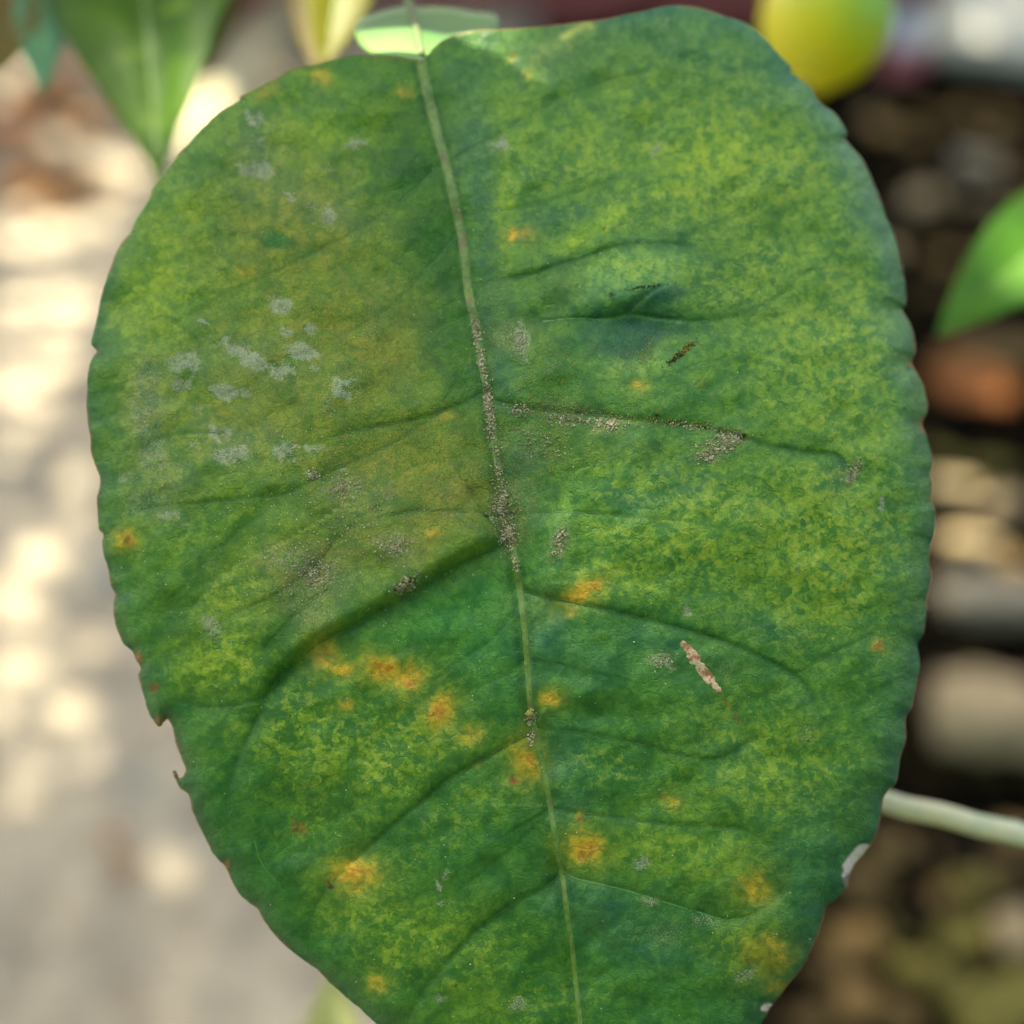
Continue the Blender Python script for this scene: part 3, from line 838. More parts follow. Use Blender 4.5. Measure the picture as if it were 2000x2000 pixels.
# brighter lime patches
paint(addup([(1180,430,70,22,-32,.9),(1125,470,40,16,-30,.7),(1380,300,70,40,-20,.5),(1320,380,60,30,0,.35),(985,400,22,50,0,.6),(1000,500,30,40,0,.4)], 2), (140, 172, 36))
paint(addup([(1240,530,90,34,-6,.8),(1230,700,60,25,0,.5),(1320,660,40,24,0,.4)], 2), (106, 150, 78))
paint(addup([(1232,525,110,40,-6,.75),(1250,712,90,24,-8,.6),(1150,560,40,30,0,.4)], 2, 2), (112, 154, 76))
paint(addup([(1245,632,112,34,0,1),(1225,675,60,36,0,.9),(1270,590,70,26,-20,.95)], 2, 3), (36, 88, 62))
paint(addup([(540,468,26,12,-8,1),(556,462,10,12,0,1),(845,520,10,16,20,.7),(690,600,12,8,0,.6),(640,470,10,6,0,.5),(600,410,16,6,30,.5)], 2, 3), (40, 98, 36))
# darker veins
vm = np.exp(-(VD / 7.5) ** 2)
paint(.72 * vm * VS, (32, 74, 24))
paint(.30 * VS * np.exp(-(VD / 26) ** 2), (52, 108, 46))
paint(.7 * np.exp(-((MD - 15) / 7) ** 2) * sstep(midx - X, -4, 6), (38, 86, 26))  # groove shade beside the midrib, put into the colour on both flanks
paint(.5 * np.exp(-((MD - 13) / 5) ** 2) * sstep(X - midx, -4, 6), (42, 88, 40))
paint(addup([(1119,50,34,12,-35,.8),(1080,95,60,18,-40,.55)], 1), (176, 186, 96))  # pale diagonal band near the top margin
for k_ in ('R8', 'R9'):
    D8, _, T8 = polydist(VEINS[k_][0], 40)
    paint(.7 * np.exp(-(D8 / 3.2) ** 2) * sstep(X, 1150, 1180) * sstep(1350 - X, 0, 30), (104, 150, 104))
# orange spots with yellow halo
OR = [(631,1279,22,26,0,1),(668,1307,22,15,0,.75),(748,1306,36,22,10,1),(797,1322,24,24,0,1),(860,1388,23,30,20,1),(916,1435,22,16,-20,.45),(690,1710,38,26,0,1),(735,1921,17,15,0,.7),(246,1054,16,17,0,1),(626,150,17,13,20,.5),
      (512,181,12,10,0,.5),(540,168,10,8,0,.4),(787,181,12,10,0,.45),(484,528,18,10,0,.4),(1018,458,23,12,-5,.8),(1246,754,15,12,0,.45),(1137,1155,42,17,-28,1),(1110,1190,14,10,0,.5),(1072,1365,18,14,0,.8),(1026,1486,24,32,0,1),(1145,1655,32,24,0,1),
      (1476,1735,28,28,0,.65),(1497,1864,44,34,20,.55),(1717,1261,10,10,0,.6),(1026,147,10,8,0,.25),(440,800,14,12,0,.5),(844,1042,12,9,0,.5),(930,1490,10,8,0,.3),(672,1380,14,10,0,.5),(1300,1560,12,10,0,.35),(1320,1570,14,16,0,.4),(870,815,9,9,0,.35),(1700,310,8,8,0,.3),(1000,110,8,8,0,.3),(1130,1590,9,9,0,.3),(1520,1930,22,14,0,.4)]
paint(.75 * addup([(a, b, c_ * 1.7, d * 1.7, e, f) for a, b, c_, d, e, f in OR], 2), (150, 156, 46))
ORm = addup(OR, 2, 1.6)
paint(.95 * ORm * (.75 + .25 * vnoise(X, Y, 14, 33, 2)), (196, 156, 46))
paint(.75 * addup([(a + 4, b + 3, c_ * .55, d * .5, e, f) for a, b, c_, d, e, f in OR if f > .8], 2) * sstep(vnoise(X, Y, 18, 31, 3), .4, .6), (160, 92, 34))
# red-brown flecks
paint(.85 * addup([(642,1730,6,7,0,1),(764,1304,8,6,0,.8),(740,1300,14,4,0,.6),(580,1616,16,15,0,.7),(298,1344,8,8,0,.8),(1008,1525,9,8,0,.9),(1135,1600,10,10,0,.8),(1141,1668,16,12,0,.55),(1461,1877,10,7,0,.8),(1440,1398,7,11,-30,.7),(1424,1372,5,14,-35,.7),
                    (1160,1140,12,6,-20,.7),(250,1056,6,6,0,.7),(1106,1370,6,5,0,.6),(694,1300,4,5,0,.8),(955,1365,3,3,0,1),(1717,1261,7,7,0,.7),(1370,750,12,7,0,.3),(470,1760,5,4,0,.6)], 2, 2), (128, 66, 34))
paint(addup([(642,1730,5,5,0,1),(1194,577,5,3,-30,1),(1386,243,9,3,-35,.9),(1178,442,11,2.5,-40,.9),(1208,481,4,6,0,.6),(1155,436,4,3,0,.6),(1450,854,9,4,10,.9),(1283,812,5,4,0,.8),(1244,470,3,3,0,.6),(955,1367,3,3,0,.8)], 2, 2), (34, 44, 20))
# pale lichen films
WL = [(499,230,22,16,25,.9),(505,277,18,10,0,.55),(499,331,34,20,10,.95),(694,282,20,12,0,.8),(634,329,16,7,0,.45),(688,339,14,8,0,.45),(564,383,18,8,30,.6),(605,398,20,8,0,.4),(637,424,18,22,0,.7),(546,598,26,17,0,.85),(562,647,16,8,0,.7),(603,642,15,14,0,.7),
      (458,678,30,20,10,.95),(497,707,26,18,20,.9),(362,707,34,24,0,.75),(357,748,22,18,0,.75),(292,748,34,50,0,.4),(448,766,40,15,5,.9),(551,725,28,17,10,.95),(590,686,32,16,15,.85),(675,761,26,22,0,.85),(640,790,14,16,0,.4),(616,717,12,10,0,.6),(386,800,15,9,0,.55),(430,844,24,14,0,.9),
      (455,888,36,21,0,.9),(380,872,14,12,0,.6),(564,883,30,17,10,.8),(616,880,19,9,0,.8),(608,929,20,12,-10,.85),(668,919,15,7,0,.5),(331,1002,24,12,0,.65),(300,893,30,40,0,.5),(248,935,20,12,0,.5),(285,981,44,28,0,.4),(285,805,36,52,0,.45),(409,1219,22,20,0,.6),(360,1028,11,6,0,.5),
      (396,629,9,6,0,.8),(279,512,8,4,0,.7),(310,900,40,50,0,.3),(720,650,16,9,0,.35),(740,800,12,9,0,.3),(973,285,18,15,0,.8),(1300,47,8,7,0,.8),(1280,292,9,20,20,.5),(1722,981,6,13,0,.9),(1342,1191,11,10,0,.7),(1290,1292,30,24,0,.5),(1254,1686,17,15,0,.6),(1575,1437,22,20,0,.4),
      (1269,1760,18,12,0,.55),(1373,1797,28,18,20,.5),(1300,1823,36,28,0,.3),(1455,1903,24,14,-20,.5),(1016,660,18,34,0,.6),(1020,700,12,12,0,.5),(655,1130,36,30,0,.3),(860,1730,9,10,0,.8),(1645,930,14,34,20,.65),(1510,600,8,5,0,.3),(860,1950,16,8,0,.5),(1010,1960,26,14,0,.5),(730,150,18,26,0,.3),(1555,1113,10,14,0,.4),
      (870,1705,8,8,0,.5),(862,1765,10,8,0,.6)]
lich = addup([(a, b, c_ * 1.15, d * 1.15, e, min(1, f * 1.15)) for a, b, c_, d, e, f in WL], 2, 2.2)
lich = lich * sstep(vnoise(X, Y, 22, 41, 3), .22, .46)
grain = addup([(668,955,34,26,0,.75),(756,963,18,12,0,.6),(771,1064,48,28,10,.8),(611,1116,52,44,0,.8),(543,1090,36,26,0,.6),(611,1193,40,40,0,.5),(880,1007,12,8,0,.7),(700,1010,60,24,0,.35),(585,1150,40,60,0,.4),(792,1142,34,18,-25,.8),(1110,800,60,20,5,.4),(1189,829,34,16,0,.7),(1383,888,34,16,-10,.6),(1424,857,34,18,0,.7),
               (1093,1059,18,34,20,.7),(1060,880,40,40,0,.3),(1000,1000,40,70,0,.45),(990,660,20,40,0,.4),(1668,924,14,30,20,.5),(420,1240,16,16,0,.5),(1420,1310,20,14,0,.3)], 2, 1.4)
dust = addup([(760,830,180,90,0,.7),(880,940,120,90,0,.9),(820,1040,140,60,-25,.8),(640,900,140,60,0,.5),(1060,820,110,60,0,.8),(1240,800,160,40,5,.6),(1000,930,60,130,0,.8),(1250,690,80,40,-30,.6),(1080,720,80,60,0,.7),(1440,430,120,80,30,.5),(1350,560,100,100,0,.35),(800,1130,160,50,-28,.5),(1400,600,160,60,0,.35),(970,620,26,120,0,.5)])
mott = addup([(1420,300,260,190,0,.55),(1620,700,180,330,0,.62),(1600,1050,190,260,0,.8),(1350,1030,230,140,0,.78),(1480,1480,220,150,0,.6),(1330,1640,190,90,0,.5),(1250,1110,170,70,0,.6),(1480,560,170,130,0,.68),(1100,340,120,110,0,.5),(1240,530,90,30,0,.7),(1560,350,110,110,0,.6),
              (720,1480,230,110,0,.78),(560,1420,120,90,0,.75),(850,1850,170,90,0,.7),(440,1290,110,60,0,.9),(470,1170,80,60,0,.8),(1060,1960,140,60,0,.4),(1180,1490,90,50,0,.6),(640,1600,120,70,0,.45),(700,1780,110,60,0,.6),(420,1030,130,60,0,.4),(900,1300,120,40,0,.4),(880,1600,200,60,-30,.4),(1450,1850,100,110,0,.4),(1240,1850,70,70,0,.3),(330,500,130,180,0,.25)])
mott *= 1 - .75 * np.exp(-(VD / 22) ** 2)
mott *= sstep(ED, 12, 70)
mott *= 1 - .9 * np.maximum(blob(1245, 632, 115, 38, 0, 2, 3), blob(1235, 680, 70, 40, 0, 2, 3))
# dry tissue: eaten margin, dead patch
mg_ = np.exp(-(ED / 3.2) ** 2)
dry = mg_ * sstep(vnoise(X, Y, 60, 51, 2), .35, .55) * .8
dry = np.maximum(dry, addup([(315,1413,14,10,20,1),(340,1508,8,8,0,.7),(266,1288,10,16,20,.9),(345,1466,7,12,0,.7),(221,1168,5,12,0,.7),(466,192,9,6,0,.7),(187,686,5,9,0,.7),(1505,1972,16,16,0,.8),(1784,712,8,18,0,1),(1803,832,7,18,0,.9),(440,1693,6,10,0,.7)], 2, 2) * sstep(34 - ED, 0, 20))
x0 = (X - 1672) * math.cos(R(-62)) + (Y - 1690) * math.sin(R(-62)); y0 = -(X - 1672) * math.sin(R(-62)) + (Y - 1690) * math.cos(R(-62))
dead = sstep(1 - np.sqrt((x0 / 50) ** 2 + ((y0 - 4 + (vnoise(X, Y, 20, 61, 2) - .5) * 10) / 27) ** 2), 0, .12)
dead = np.maximum(dead, sstep(1 - np.sqrt(((fx_ - 1500) / 13) ** 2 + ((fy_ - 1966) / 10) ** 2), 0, .2))
crack = sstep(vnoise(X, Y, 16, 62, 2, 4.0, R(-50)), .58, .66)

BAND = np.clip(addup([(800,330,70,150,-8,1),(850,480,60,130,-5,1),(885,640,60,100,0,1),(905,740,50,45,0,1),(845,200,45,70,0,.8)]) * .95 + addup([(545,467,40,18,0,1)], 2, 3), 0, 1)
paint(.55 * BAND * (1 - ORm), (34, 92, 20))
sel = IN
idx = -np.ones(X.shape, int)
cell = sel[:-1, :-1] & sel[1:, :-1] & sel[:-1, 1:] & sel[1:, 1:]
used = np.zeros(X.shape, bool)
used[:-1, :-1] |= cell; used[1:, :-1] |= cell; used[:-1, 1:] |= cell; used[1:, 1:] |= cell
full = np.zeros(X.shape, bool)
full[1:-1, 1:-1] = cell[:-1, :-1] & cell[1:, :-1] & cell[:-1, 1:] & cell[1:, 1:]
bnd = used & ~full
idx[used] = np.arange(used.sum())
PX = X.copy(); PY = Y.copy()
dense = []
for i in range(len(outline)):
    a = outline[i]; b = outline[(i + 1) % len(outline)]
    k = max(1, int(np.linalg.norm(b - a) / .8))
    for t in range(k): dense.append(a + (b - a) * t / k)
dense = np.array(dense)
bj, bi = np.nonzero(bnd)
bp = np.stack([X[bj, bi], Y[bj, bi]], 1)
near = np.empty_like(bp)
for s0 in range(0, len(bp), 500):
    d2 = ((bp[s0:s0 + 500, None, :] - dense[None]) ** 2).sum(2)
    near[s0:s0 + 500] = dense[d2.argmin(1)]
PX[bj, bi] = near[:, 0]; PY[bj, bi] = near[:, 1]
W = P(PX, PY, Zm)
cj, ci = np.nonzero(cell)
Fq = np.stack([idx[cj, ci], idx[cj + 1, ci], idx[cj + 1, ci + 1], idx[cj, ci + 1]], 1)

# ---- blade material
m = NT('spotted_leaf')
uv = m.uv()
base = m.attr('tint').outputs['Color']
A = {k: m.attr(k).outputs['Fac'] for k in ('mottle', 'lichen', 'grain', 'dust', 'dry', 'dead', 'crack', 'film')}
n2 = m.noise(uv, 34, 4, .6, .2, '2D')
n3 = m.noise(uv, 320, 3, .6, 0, '2D')
n4 = m.noise(uv, 700, 2, .6, 0, '2D')
# warped coordinates, so that the areoles (the cells between the finest veins) are irregular
wn_ = m.n('ShaderNodeTexNoise', noise_dimensions='2D'); m.put(wn_.inputs['Vector'], uv)
wn_.inputs['Scale'].default_value = 150; wn_.inputs['Detail'].default_value = 3
va = m.n('ShaderNodeVectorMath', operation='MULTIPLY_ADD')
m.put(va.inputs[0], wn_.outputs['Color']); va.inputs[1].default_value = (.011, .011, 0); m.put(va.inputs[2], uv)
wuv = va.outputs[0]
def cells(scale, smooth):
    nd = m.n('ShaderNodeTexVoronoi', voronoi_dimensions='2D', feature='SMOOTH_F1')
    m.put(nd.inputs['Vector'], wuv); nd.inputs['Scale'].default_value = scale; nd.inputs['Smoothness'].default_value = smooth
    sp = m.n('ShaderNodeSeparateColor'); m.put(sp.inputs[0], nd.outputs['Color'])
    return sp.outputs[0]
cA, cB = cells(185, .9), cells(360, .8)
n1 = m.noise(uv, 88, 4, .6, 0, '2D')
f = m.math('ADD', m.math('MULTIPLY', cA, .26), m.math('MULTIPLY', cB, .16))
f = m.math('ADD', f, m.math('MULTIPLY', n1, .42))
f = m.math('ADD', f, m.math('MULTIPLY', n3, .16))
# general unevenness of the green
c = m.mix(m.step(n2, .38, .58), m.mix(1.0, base, (.64, .80, .84, 1), 'MULTIPLY'), m.mix(1.0, base, (1.24, 1.14, .95, 1), 'MULTIPLY'))
c = m.mix(m.math('MULTIPLY', m.step(f, .48, .38), .55), c, m.mix(1.0, c, (.5, .70, .74, 1), 'MULTIPLY'))
c = m.mix(m.math('MULTIPLY', m.step(f, .50, .62), .42), c, m.mix(1.0, c, (1.45, 1.24, 1.1, 1), 'MULTIPLY'))
# yellow mottle, cell by cell
fm = m.math('ADD', f, m.math('MULTIPLY', m.math('SUBTRACT', A['mottle'], .5), .16))
mo = m.math('MULTIPLY', A['mottle'], 1.3, clamp=True)
c = m.mix(m.math('MULTIPLY', m.step(fm, .49, .37), m.math('MULTIPLY', mo, .5)), c, L4((52, 102, 46)))
c = m.mix(m.math('MULTIPLY', m.step(fm, .42, .61), m.math('MULTIPLY', mo, .58)), c, L4((122, 150, 42)))
c = m.mix(m.math('MULTIPLY', m.step(fm, .53, .70), m.math('MULTIPLY', mo, .55)), c, L4((150, 164, 56)))
# finest vein net
net = m.n('ShaderNodeTexVoronoi', voronoi_dimensions='2D', feature='DISTANCE_TO_EDGE'); m.put(net.inputs['Vector'], wuv); net.inputs['Scale'].default_value = 48
net2 = m.n('ShaderNodeTexVoronoi', voronoi_dimensions='2D', feature='DISTANCE_TO_EDGE'); m.put(net2.inputs['Vector'], wuv); net2.inputs['Scale'].default_value = 130
nf = m.math('MAXIMUM', m.math('MULTIPLY', m.step(net.outputs[0], .10, .0), .8), m.math('MULTIPLY', m.step(net2.outputs[0], .16, .0), .5))
nf = m.math('MULTIPLY', nf, m.step(n2, .30, .62))
c = m.mix(m.math('MULTIPLY', nf, .42), c, L4((48, 92, 38)))
# patchy film over the left half
ff = m.noise(uv, 70, 5, .68, 0, '2D')
c = m.mix(m.math('MULTIPLY', m.step(ff, .50, .58), m.math('MULTIPLY', A['film'], .5)), c, L4((88, 122, 30)))
c = m.mix(m.math('MULTIPLY', m.step(ff, .47, .40), m.math('MULTIPLY', A['film'], .5)), c, L4((120, 124, 46)))
c = m.mix(m.math('MULTIPLY', m.step(m.noise(uv, 58, 3, .6, 0, '2D'), .66, .70), m.math('MULTIPLY', A['film'], .8)), c, L4((52, 104, 44)))
c = m.mix(m.math('MULTIPLY', m.step(n4, .60, .72), m.math('MULTIPLY_ADD', A['film'], .35, .12)), c, L4((172, 172, 104)))
c = m.mix(m.math('MULTIPLY', m.step(n4, .40, .30), m.math('MULTIPLY_ADD', A['film'], .3, .12)), c, L4((58, 72, 26)))
# ochre powder
dn = m.math('MULTIPLY', m.step(n4, .56, .68), A['dust'])
c = m.mix(m.math('MULTIPLY', dn, .75), c, L4((132, 136, 56)))
dk = m.math('MULTIPLY', m.step(m.noise(uv, 560, 2, .6, 0, '2D'), .60, .70), A['dust'])
c = m.mix(m.math('MULTIPLY', dk, .55), c, L4((58, 62, 28)))
# lichen films and grains
lf = m.step(m.math('MULTIPLY', A['lichen'], m.math('ADD', m.math('MULTIPLY', n3, 1.3), m.math('MULTIPLY_ADD', n4, .9, -.15))), .25, .95)
c = m.mix(m.math('MULTIPLY', lf, .62), c, L4((150, 160, 130)))
c = m.mix(m.math('MULTIPLY', m.math('MULTIPLY', m.step(n4, .55, .72), A['lichen']), .6), c, L4((178, 184, 156)))
gf = m.math('MULTIPLY', m.step(m.noise(uv, 430, 3, .7, .8, '2D'), .50, .60), A['grain'])
c = m.mix(m.math('MULTIPLY', gf, .85), c, L4((164, 160, 138)))
gd = m.math('MULTIPLY', m.step(m.noise(uv, 380, 3, .7, .5, '2D'), .55, .66), A['grain'])
c = m.mix(m.math('MULTIPLY', gd, .5), c, L4((58, 58, 42)))
# dry margin and dead patch
c = m.mix(A['dry'], c, L4((136, 96, 56)))
dcol = m.mix(m.math('MULTIPLY', A['crack'], .8), L4((204, 196, 180)), L4((92, 80, 66)))
c = m.mix(A['dead'], c, dcol)
hb = m.math('ADD', m.math('MULTIPLY_ADD', nf, -.6, m.math('MULTIPLY', n1, .5)), m.math('ADD', m.math('MULTIPLY', n3, .4), m.math('MULTIPLY', gf, .5)))
nrm = m.bump(hb, .5, .00032)
ro = m.math('ADD', .44, m.math('MULTIPLY', A['film'], .3))
mleaf = m.finish(c, ro, .19, nrm, .05, m.mix(.4, c, L4((150, 180, 40))))

root = empty('spotted_leaf', tuple(P(822, 118, .162)))
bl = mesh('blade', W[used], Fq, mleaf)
me = bl.data
uvl = me.uv_layers.new(name='UVMap')
vi = np.empty(len(me.loops), np.int32); me.loops.foreach_get('vertex_index', vi)
U = np.stack([PX[used] / 2000, PY[used] / 2000], 1)
uvl.data.foreach_set('uv', U[vi].astype(np.float32).ravel())
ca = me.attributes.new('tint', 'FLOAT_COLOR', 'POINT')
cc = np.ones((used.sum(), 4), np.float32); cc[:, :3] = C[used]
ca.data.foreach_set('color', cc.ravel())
film = (1 - BAND) * np.clip(addup([(640,650,260,260,0,.8),(760,900,240,130,0,.9),(620,1080,200,90,-25,.8)]) + lich + grain, 0, 1)
for nm, arr in (('mottle', mott), ('lichen', lich), ('grain', grain), ('dust', dust), ('dry', dry), ('dead', dead), ('crack', crack), ('film', film)):
    at = me.attributes.new(nm, 'FLOAT', 'POINT')
    at.data.foreach_set('value', np.clip(arr[used], 0, 1).astype(np.float32))
sm_ = bl.modifiers.new('thick', 'SOLIDIFY'); sm_.thickness = .00035; sm_.offset = -1
child(bl, root)

# ---- ribs lying in the blade
def rib(name, poly, w0, w1, hgt, mat, sink=.00002):
    n = len(poly); prof = [(-1, -.25), (-.72, .55), (-.3, .95), (.0, 1.0), (.3, .95), (.72, .55), (1, -.25)]
    tan = np.gradient(poly, axis=0); tan /= np.linalg.norm(tan, axis=1)[:, None]
    nor = np.stack([-tan[:, 1], tan[:, 0]], 1)
    V = np.zeros((n, len(prof), 3))
    for i in range(n):
        t = i / (n - 1); wd = w0 + (w1 - w0) * t
        wd *= 1 + .18 * mnoise.noise((i * .45, w0, 2))
        hh = hgt * (1 - .5 * t)
        for j, (a, b) in enumerate(prof):
            x, y = poly[i] + nor[i] * a * wd / 2
            V[i, j] = P(x, y, depth_at(x, y) + sink - b * hh)
    return mesh(name, V, grid_faces(n, len(prof))[:, ::-1], mat)
m = NT('rib_main')
oo = m.obj()
c = m.mix(m.step(m.noise(oo, 900, 4, .6), .4, .62), L4((92, 122, 48)), L4((72, 106, 36)))
c = m.mix(m.step(m.noise(oo, 400, 3, .6), .58, .68), c, L4((96, 96, 52)))
c = m.mix(m.step(m.noise(oo, 1700, 3, .6), .60, .68), c, L4((124, 136, 74)))
mrm = m.finish(c, .5, .4, m.bump(m.noise(oo, 2500, 3), .4, .0002))
child(rib('midrib', MID, 22, 9, .0003, mrm), root)
msv = two_tone('rib_side', (40, 82, 30), (58, 100, 40), 500, .45, .4)
msl = two_tone('rib_side_pale', (82, 130, 64), (72, 118, 54), 500, .45, .4)
for k, (p, wd, b_) in VEINS.items():
    pale = k in ('R9', 'R5', 'L16', 'L17', 'R8')
    v = rib('side_vein', p, wd, wd * .35, .00005, msl if pale else msv, .00003)
    child(v, root)

mpet = two_tone('petiole_skin', (92, 108, 52), (74, 92, 40), 500, .6, .3)
# ---- winged stalk
def wing(side, pts, name):
    """closed outline in photo px -> thin curved lobe"""
    poly = catmull(pts, 8, True)
    inner = np.array([828, 116]); n = len(poly); rings = 9
    V = []; F = []
    for r_ in range(rings):
        t = r_ / (rings - 1)
        for i in range(n):
            p = inner * (1 - t) + poly[i] * t if r_ else inner + (poly[i] - inner) * .002
            d = .1650 + (116 - p[1]) * .00016 + .0006 * math.sin((p[0] - 828) * .03) + abs(p[0] - (800 + (p[1] - 15) * .25)) * .000012
            V.append(P(p[0], p[1], d))
    for r_ in range(rings - 1):
        for i in range(n):
            F.append((r_ * n + i, (r_ + 1) * n + i, (r_ + 1) * n + (i + 1) % n, r_ * n + (i + 1) % n))
    o = mesh(name, V, F, ML['wing'])
    s_ = o.modifiers.new('thick', 'SOLIDIFY'); s_.thickness = .0002; s_.offset = -1
    return child(o, root)
ML['wing'] = leaf_mat('stalk_wing', (70, 120, 48), (92, 136, 52), (130, 140, 60), .18, .5, .25, (170, 190, 70))
wing(-1, [(828,118),(806,119),(775,113),(740,110),(715,100),(699,82),(692,58),(704,40),(725,30),(750,22),(775,17),(797,16),(806,50),(817,85)], 'petiole_wing')
wing(1, [(828,118),(838,105),(858,84),(890,68),(930,60),(965,58),(976,46),(972,30),(955,24),(925,22),(895,16),(860,13),(830,13),(803,16),(812,50),(820,85)], 'petiole_wing')
pt = [P(826, 121, .1652)] + [P(x, y, .1648 + (116 - y) * .00016) for x, y in ((821, 95), (812, 55), (800, 10), (786, -50), (768, -130))] + [P(752, -205, .222), P(745, -240, .25)]
child(tube('petiole', pt, [.00055, .00055, .0006, .0007, .001, .0011, .0012, .0013], mpet), root)

# ---- scar on the right half: torn, corky strip
mscar = NT('scar_cork')
oo = mscar.obj()
cs = mscar.mix(mscar.step(mscar.noise(oo, 700, 4, .6), .40, .58), L4((138, 96, 58)), L4((192, 170, 132)))
cs = mscar.mix(mscar.step(mscar.noise(oo, 1300, 3, .6), .58, .68), cs, L4((112, 62, 38)))
msc = mscar.finish(cs, .7, .3, mscar.bump(mscar.noise(oo, 1500, 3), .6, .0004))
sp_ = catmull([(1330,1254),(1343,1266),(1357,1287),(1370,1306),(1384,1324),(1397,1340),(1408,1352)], 6)
n = len(sp_); tan = np.gradient(sp_, axis=0); tan /= np.linalg.norm(tan, axis=1)[:, None]
nor = np.stack([-tan[:, 1], tan[:, 0]], 1)
V = np.zeros((n, 11, 3))
for i in range(n):
    t = i / (n - 1)
    wd = (5 + 17 * math.sin(math.pi * min(1, t * .9 + .08)) ** .8) * (1 + .9 * mnoise.noise((i * .37, 3, 0)))
    for j in range(11):
        a = (j - 5) / 5
        p = sp_[i] + nor[i] * a * wd / 2
        hgt = .00015 * (1 - a * a) * (.7 + .8 * mnoise.noise((i * .5, a * 2, 7))) - .00004 * (abs(a) > .95)
        V[i, j] = P(p[0], p[1], depth_at(p[0], p[1]) - hgt)
child(mesh('scar', V, grid_faces(n, 11)[:, ::-1], msc), root)

# ---- crust grains along the ribs (too small to count)
octv = np.array([(1, 0, 0), (-1, 0, 0), (0, 1, 0), (0, -1, 0), (0, 0, 1), (0, 0, -1)], float)
octf = np.array([(0, 2, 4), (2, 1, 4), (1, 3, 4), (3, 0, 4), (2, 0, 5), (1, 2, 5), (3, 1, 5), (0, 3, 5)])
def grains(name, clusters, mat, smin, smax, seed):
    r = np.random.default_rng(seed)
    V = []; F = []; k = 0
    for (cx, cy, rx, ry, a, n) in clusters:
        ca_, sa_ = math.cos(R(a)), math.sin(R(a))
        for _ in range(n):
            u, v = r.normal(0, .55, 2)
            x = cx + u * rx * ca_ - v * ry * sa_; y = cy + u * rx * sa_ + v * ry * ca_
            s = r.uniform(smin, smax) * 6.2e-5
            rt = Matrix.Rotation(r.uniform(0, 6.28), 3, Vector(r.normal(size=3)).normalized())
            ov = (octv * (s * r.uniform(.5, 1.3, (6, 3)))) @ np.array(rt)
            dm = abs(x - float(np.interp(y, MID[:, 1], MID[:, 0]))) / 10.0
            ctr_ = P(x, y, depth_at(x, y) - s * .3 - (.00027 * (1 - dm * dm) if dm < 1 else 0))
            V.append(ov + ctr_); F.append(octf + k); k += 6
    o = mesh(name, np.vstack(V), np.vstack(F), mat, None, False)
    tag(o, kind='stuff')
    return child(o, root)
mgr = two_tone('crust_grey', (172, 166, 130), (118, 112, 82), 900, .9, .1, c3=(206, 200, 170))
mgl = two_tone('crust_pale', (150, 160, 126), (124, 140, 104), 900, .9, .1, c3=(184, 188, 160))
grains('lichen_flakes', [(b[0], b[1], b[2] * .8, b[3] * .8, b[4], int(b[2] * b[3] * b[5] * .16)) for b in WL if b[5] > .35 and IN[int((b[1] - gy[0]) / GS), int((b[0] - gx[0]) / GS)]], mgl, .8, 2.0, 12)
mgo = two_tone('crust_ochre', (148, 144, 62), (112, 114, 46), 900, .9, .1, c3=(170, 164, 86))
mid_cl = [(float(MID[i][0]), float(MID[i][1]), 9, 12, 0, int(34 * max(0, mnoise.noise((i * .55, 1.7, 0)) + .25))) for i in range(len(MID)) if 600 < MID[i][1] < 1150]
grains('lichen_crust', mid_cl + [(953,780,9,22,0,90),(958,830,10,30,0,90),(978,990,22,40,0,260),(990,1050,16,30,0,140),(1189,829,28,13,0,130),(1160,822,60,7,6,60),(1424,857,26,14,0,140),(1383,888,26,12,-15,110),(1400,872,40,9,10,70),(1093,1059,12,28,20,110),(1668,924,9,26,20,80),
       (1340,832,60,6,8,60),(1020,800,26,12,0,70),(1100,820,30,12,0,80),(792,1146,22,12,-28,120),(611,1116,40,34,0,150),(771,1064,36,20,0,90),(668,955,26,18,0,80),(1035,1400,12,12,0,90),(1038,1440,5,20,0,30),(1016,668,12,26,0,50),(1290,1292,20,16,0,40),(608,929,16,10,0,40),
       (1060,860,60,40,0,80),(690,1040,120,50,-20,90)], mgr, 1.2, 3.3, 3)
grains('powder_crust', [(880,950,110,80,0,420),(820,1040,110,50,-25,260),(760,850,150,70,0,260),(1070,800,90,50,0,260),(1000,930,46,120,0,200),(1300,825,160,9,7,240),(1250,700,60,30,-35,160),(1080,720,70,50,0,140),(640,900,110,50,0,150),(960,640,14,90,0,60),(1335,685,40,6,-42,120)], mgo, .9, 2.2, 4)
mgk = two_tone('crust_dark', (52, 54, 30), (40, 42, 24), 900, .95, .1, c3=(78, 76, 38))
grains('dark_crust', [(1337,684,36,5,-42,110),(1316,702,18,6,-30,40),(1450,853,9,4,10,30),(792,1142,22,9,-28,70),(1283,812,5,3,0,12),(1262,560,34,4,-5,50),(1350,832,120,4,7,40)], mgk, 1.0, 2.4, 6)
spk = [(float(rng.uniform(230, 1750)), float(rng.uniform(150, 1990)), 3, 3, 0, 1) for _ in range(420)]
spk = [b for b in spk if IN[int((b[1] - gy[0]) / GS), int((b[0] - gx[0]) / GS)]]
spk += [(float(rng.normal(600, 130)), float(rng.normal(1000, 160)), 3, 3, 0, 1) for _ in range(220)]
mgw = two_tone('speck_pale', (196, 196, 150), (170, 176, 124), 900, .8, .2)
grains('pale_specks', spk, mgw, .9, 1.9, 8)
